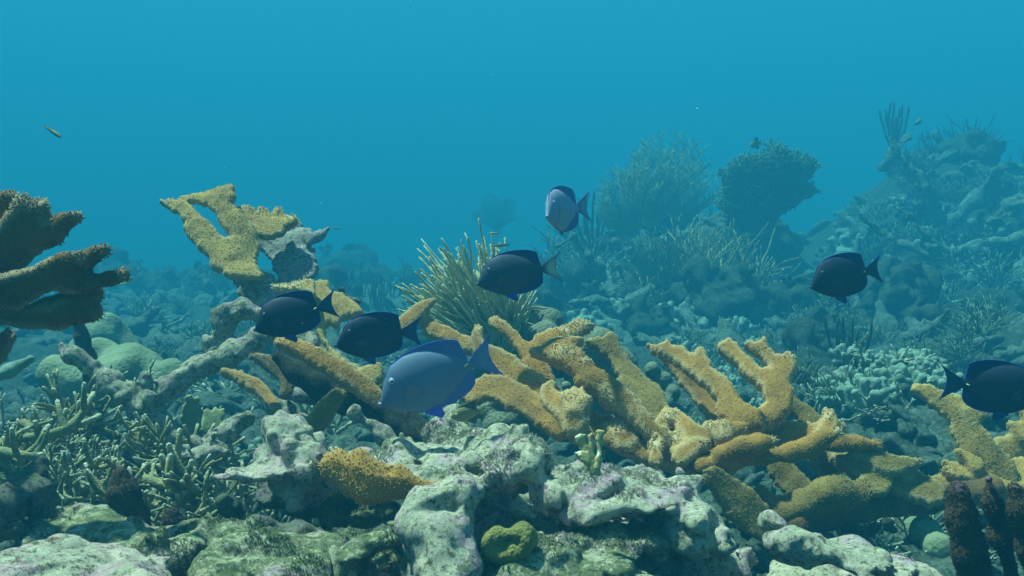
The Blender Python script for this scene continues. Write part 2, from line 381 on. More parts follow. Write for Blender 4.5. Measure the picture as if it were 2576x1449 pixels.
# ------------------------------------------------------------------ elkhorn coral
LW = 1.04
def limb(S, pts, z, d, n=(.1, -.7, .7), k=.02, tip=True, rng=None, tips=None, flat=1.0, fingers=True):
    """pts: (x, y, half width[, extra depth]) in zoom pixels, growing tip first"""
    sc_ = 1 / (z(1, 0)[0] - z(0, 0)[0]) ; q = []
    for p in pts:
        dd = d + (p[3] if len(p) > 3 else 0); X = P(*z(p[0], p[1]), dd); wv = max(p[2] * LW / sc_ / F * dd, .008)
        q.append((X, wv, max(min(wv * .95, (.0085 + .15 * wv) * flat), .0075)))
    for (a, wa, ta), (b, wb, tb) in zip(q[:-1], q[1:]): S.seg(a, b, wa, wb, ta, tb, n, k)
    if tip:
        a, wa, ta = q[0]; b = q[1][0]; e = unit(a - b); nn = np.array(n, float); nn = unit(nn - e * (nn @ e)); s = np.cross(e, nn)
        if tips is not None: tips.append((a, wa))
        if fingers and wa > .009:
            m = 3 if wa < .03 else 5
            for i in range(m):
                u = (i / (m - 1) - .5) * 2 + rng.uniform(-.15, .15); st = a + s * u * wa * .75
                en = st + (e * 1.0 + s * u * .7 + nn * rng.uniform(-.3, .4)) * wa * rng.uniform(.5, 1.0)
                r0 = max(.0065, wa * .24); S.seg(st, en, r0, r0 * .6, r0, r0 * .6, nn, .012)
                if tips is not None: tips.append((en, .01))
def limb_poly(pts, rng, tip):
    q = np.array([p[:2] for p in pts], float); wv = np.array([max(p[2] * LW, 9) for p in pts], float); m = max(2, len(q)); tt = np.linspace(0, m - 1, (m - 1) * 4 + 1)
    C = np.stack([np.interp(tt, range(m), q[:, i]) for i in (0, 1)], 1); W = np.interp(tt, range(m), wv)
    for _ in range(2): C[1:-1] = (C[:-2] + 2 * C[1:-1] + C[2:]) / 4
    T = np.gradient(C, axis=0); T /= np.linalg.norm(T, axis=1)[:, None] + 1e-9; N = np.stack([-T[:, 1], T[:, 0]], 1)
    Lf = C + N * W[:, None]; Rt = C - N * W[:, None]; poly = [tuple(p) for p in Lf]
    e = T[-1]; poly += [tuple(C[-1] + e * W[-1] * .7 + N[-1] * W[-1] * .5), tuple(C[-1] + e * W[-1] * .7 - N[-1] * W[-1] * .5)]; poly += [tuple(p) for p in Rt[::-1]]
    e = -T[0]; w0 = W[0]                                      # ragged growing tip
    if tip and w0 > 20:
        k = 5
        for i in range(k):
            u = -1 + 2 * (i + .5) / k; poly.append(tuple(C[0] + N[0] * w0 * (u - .16) + e * w0 * rng.uniform(.05, .25))); poly.append(tuple(C[0] + N[0] * w0 * (u * 1.08) + e * w0 * rng.uniform(.6, 1.45)))
    else: poly.append(tuple(C[0] + e * w0 * .9))
    return poly
def elk_part(name, limbs, z, d, mat, root, seed, h=.004, n=(.1, -.7, .7), sp=.0056, amp=1.0, nub_len=.0030, flat=1.0, nubby=True, pale=1.0, plates=(), tipxy=()):
    S = Solid(); rng = random.Random(seed); tips = []
    for L in limbs:
        kw = {}
        if isinstance(L, dict): kw = dict(L); L = kw.pop('p')
        if nubby and -n[1] >= .6 and flat == 1.0:
            tp = kw.get('tip', True); ex = float(np.mean([q_[3] if len(q_) > 3 else 0 for q_ in L])); wm = float(np.mean([q_[2] for q_ in L])) / 3 / F * d
            S.plate([limb_poly(L, rng, tp)], z, d + ex, n, .0075 + .12 * wm, bulge=.09, bend=.008, seed=seed + len(L), jag=2.0)
            if tp: tips.append((P(*z(*L[0][:2]), d + ex), L[0][2] / 3 / F * d))
            continue
        limb(S, L, kw.pop('z', z), d + kw.pop('dd', 0), kw.pop('n', n), rng=rng, tips=tips, flat=kw.pop('flat', flat), **kw)
    for C in plates:
        C = dict(C); S.plate(C['c'], C.get('z', z), d + C.get('dd', 0), C.get('n', n), C.get('th', .014) * .85, bulge=C.get('bulge', .10), bend=C.get('bend', .006), seed=seed)
    for x, y, rr in tipxy: tips.append((P(*z(x, y), d), rr))
    S.noise(.0030 * amp, .045, seed).noise(.0016 * amp, .016, seed + 1); S.grow = .002
    V, Q = S.build(h)
    faces = [Q]; tone = np.zeros(len(V)); VA = V
    if nubby:
        tp = [(c, .012 + .6 * wv) for c, wv in tips]; NV, NQ, nt_ = nubs(V, Q, sp * .84, .0011, nub_len * .50, seed, grow=tp); VA = np.concatenate([V, NV]); faces = [np.concatenate([Q, NQ + len(V)])]; tone = np.concatenate([tone, nt_])
    g = np.zeros(len(VA))
    for c, wv in tips:
        rr = .010 + wv * .5; dd_ = np.linalg.norm(VA - c, axis=1); g = np.maximum(g, np.clip(1.2 - dd_ / rr, 0, 1) ** 1.3 * .85)
    rim = np.zeros(len(VA))
    for pr in S.pr:                                          # growing rim of the blades is paler
        if pr[0] != 'p': continue
        _, C, nn_, a_, b_, cs, th_ = pr[:7]; R_ = VA - C; near = np.abs(R_ @ nn_) < th_ + .012; u = (R_ @ a_)[near].astype(np.float32); v = (R_ @ b_)[near].astype(np.float32); dd2 = np.full(len(u), 1e9, np.float32)
        for c in cs:
            for i in range(len(c)):
                p0, p1 = c[i], c[(i + 1) % len(c)]; e = p1 - p0; wx = u - p0[0]; wy = v - p0[1]; t_ = np.clip((wx * e[0] + wy * e[1]) / (e @ e + 1e-12), 0, 1); dd2 = np.minimum(dd2, (wx - t_ * e[0]) ** 2 + (wy - t_ * e[1]) ** 2)
        rim[near] = np.maximum(rim[near], np.clip(1 - np.sqrt(dd2) / .012, 0, 1))
    g = np.maximum(g * pale, rim * .42 * min(1, pale + .15))
    at = np.stack([tone, g, np.zeros(len(VA))], 1)
    return part(name, VA, faces, mat, root, at)

def build_elkhorns():
    # far left, cut by the frame
    t = thing('elkhorn_coral', 'dark brown elkhorn coral with pale finger tips, cut off by the left frame edge', 'coral', P(-40, 1000, 1.75), 'elkhorn corals')
    NA = (.25, -.9, -.22)
    elk_part('branch', [[(582, 424, 15), (480, 475, 32), (380, 525, 35), (260, 560, 60)], [(440, 572, 14), (380, 580, 22), (300, 600, 40)], [(85, 300, 14, .03), (20, 330, 60, .03), (-120, 420, 110)]], Z1, 1.62, M['elk_brown'], t, 3, n=NA, flat=1.02, pale=.6,
             plates=[{'c': [[(0, 500), (60, 430), (130, 350), (140, 290), (165, 285), (215, 320), (215, 350), (320, 325), (335, 380), (310, 410), (330, 420), (370, 460), (350, 470), (390, 500), (385, 590), (290, 660), (300, 690), (180, 790), (150, 830), (0, 860), (-300, 900), (-350, 500)]], 'th': .016}],
             tipxy=[(160, 295, .035), (320, 340, .03), (230, 345, .02), (350, 465, .012)])
    elk_part('branch', [[(795, 686, 14), (690, 735, 36), (590, 820, 50), (450, 890, 90)], [(935, 864, 12), (810, 893, 34), (680, 940, 52), (540, 930, 80)], [(600, 742, 12, -.03), (480, 765, 30, -.03), (370, 810, 40, -.02)]], Z1, 1.6, M['elk_brown'], t, 5, n=NA, flat=1.02, pale=.6,
             plates=[{'c': [[(-300, 880), (0, 865), (160, 820), (250, 800), (290, 790), (360, 745), (440, 735), (560, 722), (600, 745), (560, 770), (640, 760), (590, 850), (690, 895), (695, 930), (610, 950), (540, 968), (430, 955), (330, 1005), (250, 1065), (150, 1110), (-300, 1130)]], 'th': .017}])
    elk_part('branch', [[(732, 1000, 10), (630, 1040, 26), (510, 1105, 45), (400, 1140, 70)], [(716, 1148, 12), (610, 1168, 32), (480, 1190, 60)]], Z1, 1.62, M['elk_brown'], t, 7, n=NA, flat=1.02, pale=.55,
             plates=[{'c': [[(-300, 1110), (100, 1120), (250, 1112), (330, 1095), (400, 1085), (460, 1050), (490, 1042), (512, 1100), (520, 1190), (490, 1255), (440, 1260), (360, 1245), (240, 1252), (120, 1235), (-300, 1190)]], 'th': .018}])
    elk_part('trunk', [[(60, 1300, 40), (20, 1350, 62), (-60, 1450, 80), (-200, 1500, 100)], [(-150, 1000, 120), (-220, 1300, 150), (-260, 1600, 150)]], Z1, 1.7, M['elk_brown'], t, 9, pale=.2)

    # tall plate in the middle left: live fingers, dead grey plate, dead base
    t = thing('elkhorn_coral', 'tall pale elkhorn coral plate standing over the dead branches, its right plate dead and grey', 'coral', P(660, 800, 2.7), 'elkhorn corals')
    nn = (-.05, -.76, .65)
    elk_part('live_branch', [], Z1, 2.7, M['elk_pale'], t, 11, n=nn, sp=.0070, pale=.4, amp=1.4, nub_len=.004,
             plates=[{'c': [[(1215, 335), (1300, 320), (1360, 325), (1400, 300), (1500, 288), (1600, 268), (1700, 243), (1765, 235), (1762, 290), (1782, 330), (1755, 372), (1800, 400), (1850, 440), (1920, 520), (1940, 580), (1955, 640), (1950, 690), (1915, 740), (1930, 790), (1975, 850), (1960, 885), (1850, 880), (1750, 890), (1680, 830), (1605, 800), (1585, 720), (1500, 650), (1418, 570), (1400, 512), (1415, 488), (1375, 432), (1300, 390)],
                            [(1435, 342), (1520, 362), (1605, 410), (1648, 460), (1680, 520), (1715, 560), (1765, 606), (1690, 596), (1630, 536), (1550, 466), (1490, 405), (1455, 372)]], 'th': .012, 'bend': .011}], tipxy=[(1225, 335, .03), (1765, 260, .03), (1600, 262, .02), (1700, 240, .02)])
    elk_part('live_branch', [], Z1, 2.75, M['elk_pale'], t, 13, n=nn, sp=.0070, pale=.3, amp=1.4, nub_len=.004,
             plates=[{'c': [[(1760, 380), (1790, 360), (1880, 343), (1915, 358), (1928, 385), (1945, 380), (1945, 343), (2020, 341), (2040, 382), (2055, 350), (2122, 343), (2140, 395), (2225, 412), (2222, 450), (2140, 480), (2130, 535), (2060, 580), (1990, 580), (1930, 560), (1850, 500), (1790, 440)]], 'th': .012, 'bend': .010}], tipxy=[(1880, 340, .025), (1985, 340, .03), (2095, 340, .03), (2215, 420, .03)])
    elk_part('dead_plate', [[(2475, 518, 10), (2410, 570, 26), (2330, 600, 55)]], Z1, 2.78, M['grey'], t, 15, n=nn, nubby=False, amp=2.4,
             plates=[{'c': [[(2050, 570), (2130, 530), (2150, 480), (2240, 450), (2262, 530), (2345, 550), (2365, 625), (2340, 660), (2395, 678), (2392, 730), (2382, 790), (2410, 820), (2395, 865), (2330, 920), (2310, 970), (2250, 1060), (2080, 1040), (2110, 930), (2085, 850), (2050, 780), (1985, 690), (1940, 620), (1940, 555)]], 'th': .013}])
    elk_part('dead_base', [], Z1, 2.69, M['dead'], t, 17, n=nn, nubby=False, amp=2.6,
             plates=[{'c': [[(1750, 885), (1850, 868), (1970, 848), (2085, 905), (2095, 960), (2060, 1010), (2120, 1100), (2200, 1300), (2050, 1350), (1950, 1200), (1890, 1110), (1835, 1030), (1795, 960)]], 'th': .022, 'bulge': .5}])
    # ochre limb that runs down behind the dark fish
    t = thing('elkhorn_coral', 'ochre elkhorn coral blade running down behind the two dark fish', 'coral', P(860, 1000, 2.45), 'elkhorn corals')
    elk_part('branch', [], Z3, 2.45, M['elk_pale'], t, 21, n=(.0, -.74, .67), pale=.6, sp=.006,
             plates=[{'c': [[(440, 150), (520, 118), (660, 92), (655, 150), (690, 195), (765, 205), (845, 270), (930, 350), (920, 375), (820, 372), (765, 400), (732, 452), (700, 442), (672, 430), (640, 480), (640, 540), (700, 620), (800, 720), (920, 780), (1000, 750), (1065, 740), (1085, 800), (1000, 905), (900, 860), (800, 770), (700, 690), (615, 565), (550, 440), (575, 330), (555, 250)]], 'th': .014, 'bend': .008}], tipxy=[(600, 100, .04), (660, 110, .03), (515, 120, .03)])
    elk_part('branch', [], Z3, 2.47, M['elk_pale'], t, 22, n=(.1, -.5, .85), pale=.8, sp=.006, plates=[{'c': [[(245, 155), (330, 148), (420, 138), (530, 118), (560, 150), (560, 230), (500, 205), (400, 188), (310, 178)]], 'th': .011}], tipxy=[(260, 155, .04), (340, 150, .03), (430, 140, .03)])
    elk_part('dead_base', [{'p': [(420, 540, 70), (560, 600, 90), (700, 700, 80), (850, 820, 70), (1000, 920, 80), (1100, 1000, 80)], 'tip': False}], Z3, 2.56, M['dead'], t, 23, nubby=False, amp=2.2)
    # thick plate over a trunk with underside shade painted in
    t = thing('elkhorn_coral', 'thick elkhorn coral beam with ochre top and dark underside, pointing at the pale blue fish', 'coral', P(1000, 1140, 2.1), 'elkhorn corals')
    elk_part('branch', [[(310, 590, 24), (400, 620, 44), (560, 690, 60), (760, 800, 66), (930, 910, 60), (1060, 1010, 50)]], Z3, 2.12, M['elk'], t, 25, n=(.25, -.75, .62), pale=.5)
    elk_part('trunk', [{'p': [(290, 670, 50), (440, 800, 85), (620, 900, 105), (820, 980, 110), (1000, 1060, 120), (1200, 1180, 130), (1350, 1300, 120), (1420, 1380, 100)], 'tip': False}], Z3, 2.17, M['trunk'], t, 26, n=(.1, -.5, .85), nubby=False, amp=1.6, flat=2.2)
    # small stubs
    t = thing('elkhorn_coral', 'short olive brown elkhorn stub rising under the thick coral beam', 'coral', P(770, 1110, 2.0), 'elkhorn corals')
    elk_part('branch', [[(735, 965, 40), (690, 1030, 60), (630, 1110, 72), (550, 1220, 68), (520, 1310, 60), (510, 1400, 60)]], Z3, 2.0, M['elk_olive'], t, 27, n=(.3, -.9, .2), pale=.0, h=.004)
    t = thing('elkhorn_coral', 'thin brown elkhorn frond with a pointed tip over grey dead coral', 'coral', P(700, 1000, 2.25), 'elkhorn corals')
    elk_part('branch', [[(80, 672, 8), (190, 700, 30), (270, 770, 45), (360, 850, 52), (360, 930, 40), (330, 980, 30)]], Z3, 2.25, M['elk_brown'], t, 28, n=(.2, -.8, .5), pale=.4)
    elk_part('branch', [[(-125, 770, 6), (-20, 815, 24), (90, 880, 42), (170, 940, 38), (230, 1020, 38), (280, 1090, 40)]], Z3, 2.3, M['elk'], t, 29, n=(.2, -.7, .7), pale=.5)
    elk_part('dead_base', [{'p': [(370, 950, 34), (480, 980, 36), (590, 1030, 30)], 'tip': False}, {'p': [(240, 1010, 60), (330, 1110, 100), (430, 1200, 90), (450, 1320, 110)], 'tip': False}], Z3, 2.32, M['dead'], t, 30, nubby=False, amp=2.5)

    # big colony on the right
    t = thing('elkhorn_coral', 'broad ochre elkhorn coral thicket with many antler branches behind the foreground rock', 'coral', P(1700, 1180, 2.2), 'elkhorn corals')
    N1 = (-.15, -.75, .6)
    elk_part('branch', [], Z3, 2.3, M['elk'], t, 31, n=N1, plates=[{'c': [[(1890, 420), (1930, 405), (2020, 450), (2100, 530), (2150, 600), (2210, 610), (2240, 550), (2330, 490), (2440, 458), (2480, 440), (2560, 392), (2660, 428), (2600, 475), (2540, 522), (2470, 565), (2390, 595), (2300, 640), (2280, 720), (2340, 790), (2362, 850), (2400, 960), (2330, 990), (2240, 890), (2165, 830), (2130, 780), (2150, 735), (2095, 660), (2045, 585), (1965, 512), (1905, 475)]], 'th': .016, 'bend': .01}], tipxy=[(1910, 415, .03), (2655, 428, .04), (2570, 395, .03), (2450, 455, .015)])
    elk_part('branch', [[(1800, 500, 28), (1780, 560, 36), (1820, 640, 50), (1900, 680, 62), (2010, 760, 88), (2150, 860, 82), (2300, 980, 82), (2450, 1130, 80), (2570, 1270, 75)]], Z3, 2.22, M['elk'], t, 33, n=N1)
    elk_part('branch', [{'p': [(1740, 960, 55), (1850, 890, 80), (1960, 910, 85), (2060, 970, 90), (2200, 1060, 85), (2330, 1150, 85), (2440, 1250, 75)]}], Z3, 2.14, M['elk'], t, 34, n=N1, pale=.3)
    elk_part('branch', [[(1470, 270, 8), (1400, 300, 34), (1320, 370, 48), (1240, 430, 45), (1180, 500, 40)], [(1390, 390, 30), (1440, 470, 58), (1550, 515, 50), (1630, 560, 40), (1750, 620, 40)]], Z3, 2.5, M['elk'], t, 35, n=(.1, -.7, .7), pale=.6)
    elk_part('branch', [[(545, 700, 20, -.06), (560, 760, 40, -.02)], [(760, 800, 25, -.07), (770, 880, 45, -.03)]], Z7, 2.15, M['elk'], t, 37, n=N1,
             plates=[{'c': [[(-5, 430), (60, 400), (110, 380), (190, 322), (250, 335), (290, 318), (375, 335), (310, 388), (332, 432), (378, 450), (388, 500), (432, 515), (475, 580), (560, 610), (660, 670), (740, 740), (800, 800), (850, 860), (930, 930), (1010, 980), (1030, 1100), (900, 1050), (800, 960), (700, 880), (600, 830), (510, 760), (430, 730), (335, 690), (340, 630), (265, 560), (175, 510), (70, 458)]], 'th': .018, 'bend': .012}], tipxy=[(5, 428, .04), (100, 385, .03), (200, 325, .05), (290, 320, .04), (370, 335, .03), (385, 480, .012)])
    elk_part('branch', [], Z7, 2.32, M['elk_olive'], t, 38, n=N1, pale=.7, plates=[{'c': [[(398, 338), (470, 303), (530, 298), (605, 260), (648, 320), (652, 360), (702, 410), (742, 470), (802, 510), (852, 580), (942, 640), (982, 700), (1012, 800), (1062, 900), (1062, 1000), (960, 980), (850, 880), (740, 760), (648, 680), (615, 630), (655, 590), (595, 510), (555, 440), (488, 390)]], 'th': .015, 'bend': .012}], tipxy=[(410, 338, .04), (530, 298, .04), (600, 270, .05)])
    elk_part('branch', [[(862, 362, 10), (1000, 430, 36), (1120, 540, 54), (1230, 660, 64), (1330, 780, 70), (1420, 920, 50)]], Z7, 2.33, M['elk'], t, 39, n=N1)
    elk_part('branch', [[(1500, 830, 40, -.05), (1580, 930, 80, -.02)]], Z7, 2.22, M['elk'], t, 41, n=N1,
             plates=[{'c': [[(930, 320), (980, 308), (1022, 292), (1052, 335), (1112, 340), (1152, 390), (1212, 420), (1245, 366), (1278, 380), (1302, 440), (1335, 480), (1342, 540), (1442, 610), (1492, 680), (1542, 790), (1602, 850), (1700, 900), (1720, 1010), (1600, 1050), (1450, 1000), (1400, 900), (1395, 800), (1325, 700), (1235, 610), (1145, 520), (1045, 430), (945, 382)]], 'th': .019, 'bend': .012},
                     {'c': [[(1408, 330), (1480, 287), (1542, 330), (1572, 390), (1652, 450), (1702, 530), (1785, 545), (1720, 432), (1597, 330), (1640, 318), (1690, 330), (1742, 290), (1772, 370), (1832, 440), (1932, 443), (1978, 530), (1942, 610), (1922, 660), (1962, 730), (1932, 820), (1902, 900), (1850, 960), (1700, 1030), (1640, 960), (1695, 880), (1775, 800), (1735, 700), (1655, 620), (1575, 540), (1515, 450), (1428, 382)]], 'th': .019, 'bend': .01}],
             tipxy=[(940, 330, .035), (1020, 300, .035), (1100, 345, .02), (1260, 372, .012), (1420, 335, .035), (1490, 295, .035), (1610, 330, .03), (1745, 300, .035), (1940, 450, .012)])
    elk_part('base', [{'p': [(350, 900, 70), (560, 1010, 90), (700, 1080, 112), (870, 1150, 112), (1060, 1190, 115), (1300, 1250, 95), (1480, 1260, 80)], 'tip': False},
                      [(305, 760, 60, -.05), (300, 830, 58, -.04), (300, 950, 70)], [(230, 712, 14, -.05), (290, 790, 40, -.05)], [(420, 742, 14, -.05), (330, 800, 40, -.05)],
                      [(155, 650, 14), (100, 690, 45), (130, 770, 60), (240, 830, 72), (350, 920, 70)], [(1080, 860, 28), (1130, 950, 50), (1180, 1030, 62), (1270, 1100, 70)], [(1005, 885, 30), (950, 970, 52), (950, 1080, 60)],
                      [(920, 1090, 55, -.09), (920, 1160, 42, -.08), (930, 1220, 45, -.05)], [(1285, 1108, 10, -.08), (1200, 1130, 45, -.08), (1110, 1190, 60, -.05)],
                      [(1065, 1040, 22, -.05), (1080, 1110, 45, -.03)], [(650, 960, 70, -.02), (700, 1030, 80)]], Z7, 2.1, M['elk'], t, 43, n=(0, -.6, .8))
    elk_part('branch', [[(2335, 1000, 10), (2240, 1000, 42), (2100, 1050, 80), (1900, 1045, 95), (1700, 1030, 108), (1500, 1020, 90), (1300, 1060, 80)], [(2230, 870, 25), (2235, 950, 55), (2180, 1040, 60)],
                        [(1600, 1002, 10, -.08), (1500, 1030, 36, -.08), (1440, 1070, 55, -.06), (1430, 1150, 60)], [(1318, 955, 14, -.06), (1400, 1030, 42, -.07)], [(1425, 955, 14, -.07), (1450, 1040, 35, -.07)], [(1610, 950, 25), (1650, 1010, 50)]], Z7, 2.14, M['elk'], t, 45, n=(0, -.6, .8))
    elk_part('branch', [[(2600, 1112, 18), (2450, 1095, 48), (2300, 1092, 56), (2150, 1090, 55)]], Z7, 2.2, M['elk'], t, 46, n=(0, -.5, .85), pale=.5)
    elk_part('branch', [[(2310, 1005, 14), (2180, 1060, 38), (2090, 1125, 48), (1950, 1165, 52), (1750, 1185, 58), (1500, 1220, 65), (1250, 1255, 70)], [(1815, 1082, 16, -.03), (1700, 1095, 55, -.03), (1560, 1120, 62, -.02), (1400, 1160, 60)]], Z7, 2.02, M['elk'], t, 47, n=(0, -.45, .9), flat=1.25)
    elk_part('branch', [{'p': [(690, 600, 70), (780, 690, 92), (860, 770, 90), (960, 800, 50)], 'tip': False}, {'p': [(1000, 510, 60), (1080, 600, 75), (1120, 690, 80), (1150, 790, 80)], 'tip': False}, {'p': [(820, 150, 40), (930, 230, 55), (1040, 330, 60), (1120, 420, 50)]}], Z8, 2.3, M['elk_olive'], t, 48, n=N1, pale=.1)
    elk_part('branch', [{'p': [(1170, 510, 55), (1290, 610, 60), (1400, 720, 74), (1500, 810, 55)], 'tip': False}, [(1795, 597, 8), (1700, 615, 34), (1600, 640, 55), (1500, 620, 55), (1400, 565, 42), (1270, 530, 22)],
                        {'p': [(1580, 660, 70), (1660, 740, 100), (1780, 800, 90), (1900, 860, 70)], 'tip': False}, [(1760, 650, 14), (1690, 680, 40)]], Z8, 2.2, M['elk_olive'], t, 49, n=(.1, -.6, .75), pale=.7)
    elk_part('branch', [[(1185, 765, 40), (1060, 810, 68), (900, 900, 82), (720, 960, 90), (560, 970, 70), (440, 930, 60)], [(1370, 805, 50), (1200, 870, 60), (1030, 930, 50)], [(590, 800, 30), (640, 860, 45)],
                        {'p': [(1330, 840, 70), (1100, 800, 60)], 'tip': False}], Z8, 2.08, M['elk_olive'], t, 51, n=(0, -.5, .85), pale=.2)
    elk_part('branch', [{'p': [(640, 1050, 50), (850, 1050, 80), (1100, 1010, 95), (1350, 950, 100), (1600, 895, 100), (1850, 870, 95), (2100, 830, 90), (2350, 760, 80)], 'tip': False}], Z8, 2.2, M['elk_brown'], t, 53, n=(0, -.4, .9), pale=0, flat=1.3)
    elk_part('branch', [{'p': [(240, 680, 60), (360, 800, 80), (480, 950, 108), (580, 1080, 98), (620, 1140, 60)], 'tip': False}], Z8, 1.95, M['elk_olive'], t, 55, n=(.4, -.85, .3), pale=0)
    elk_part('branch', [{'p': [(1700, 900, 60), (1780, 1020, 70), (1850, 1120, 70), (1900, 1200, 55), (1930, 1290, 45)], 'tip': False}], Z8, 2.35, M['elk_olive'], t, 56, n=(.2, -.9, .2), pale=0)
    # far right
    t = thing('elkhorn_coral', 'yellow ochre elkhorn coral at the right frame edge, under the fish leaving the picture', 'coral', P(2450, 1290, 2.2), 'elkhorn corals')
    elk_part('branch', [[(1745, 20, 24), (1850, 62, 55), (1980, 150, 75), (2100, 225, 100), (2130, 350, 92), (2210, 480, 110), (2290, 600, 130), (2400, 700, 140)], [(2250, 220, 30), (2160, 250, 60)]], Z8, 2.3, M['elk_pale'], t, 57, n=(-.1, -.85, .45), pale=.5)
    elk_part('branch', [[(2448, 312, 12), (2540, 370, 50), (2640, 430, 70), (2760, 560, 90)], [(2480, 480, 50), (2400, 510, 80), (2300, 580, 90)], {'p': [(2330, 520, 70), (2500, 470, 75), (2700, 420, 75)], 'tip': False}, [(2580, 210, 25), (2640, 300, 50), (2660, 420, 60)]], Z8, 2.36, M['elk_pale'], t, 58, n=(-.1, -.85, .45), pale=.4)
    elk_part('base', [[(2020, 650, 45), (2180, 680, 75), (2400, 690, 105), (2650, 660, 120)], [(1850, 745, 34), (2000, 745, 65), (2200, 780, 80), (2450, 780, 90), (2700, 760, 100)], [(2055, 540, 8), (2140, 590, 26), (2220, 650, 50)], {'p': [(2200, 760, 80), (2400, 880, 80), (2700, 980, 100)], 'tip': False}], Z8, 2.25, M['elk_pale'], t, 59, n=(0, -.6, .8), pale=.1)

build_elkhorns()

# ------------------------------------------------------------------ rocks and dead coral
def rock(name, label, balls, mat, seed, h=.005, amp=1.0, cuts=(), cat='rock', group=None, segs=(), k=.022, turf=0):
    S = Solid()
    for px, py, d, rx, ry, rz in balls: S.ball(P(px, py, d), (rx * .98 / F * d, rz, ry * .98 / F * d), k)
    for L, z, d in segs:
        limb(S, L, z, d, n=(.1, -.7, .7), tip=False, flat=1.7, k=.02)
    for px, py, d, rx, ry, rz in cuts: S.cut(P(px, py, d), (rx / F * d, rz, ry / F * d))
    S.noise(.020 * amp, .12, seed).noise(.024 * amp, .060, seed + 1, True).noise(.022 * amp, .030, seed + 2, True).noise(.009 * amp, .014, seed + 3, True).noise(.022 * amp, .045, seed + 4, 'pit').noise(.032 * amp, .020, seed + 5, 'pit')
    V, Q = S.build(h); faces = [Q]
    if turf:
        fld = lambda p, n: (vnoise(p, .07, seed) + .5 * vnoise(p, .03, seed + 1) > turf)
        NV, NQ, _ = nubs(V, Q, .0036, .0009, .0040, seed, axis_bias=(0, 0, .5), keep=fld); faces = [np.concatenate([Q, NQ + len(V)])]; V = np.concatenate([V, NV])
    o = V.mean(0); o[2] = V[:, 2].min()
    return tag(put(name, V, faces, mat, None, None, o), label, cat, group)

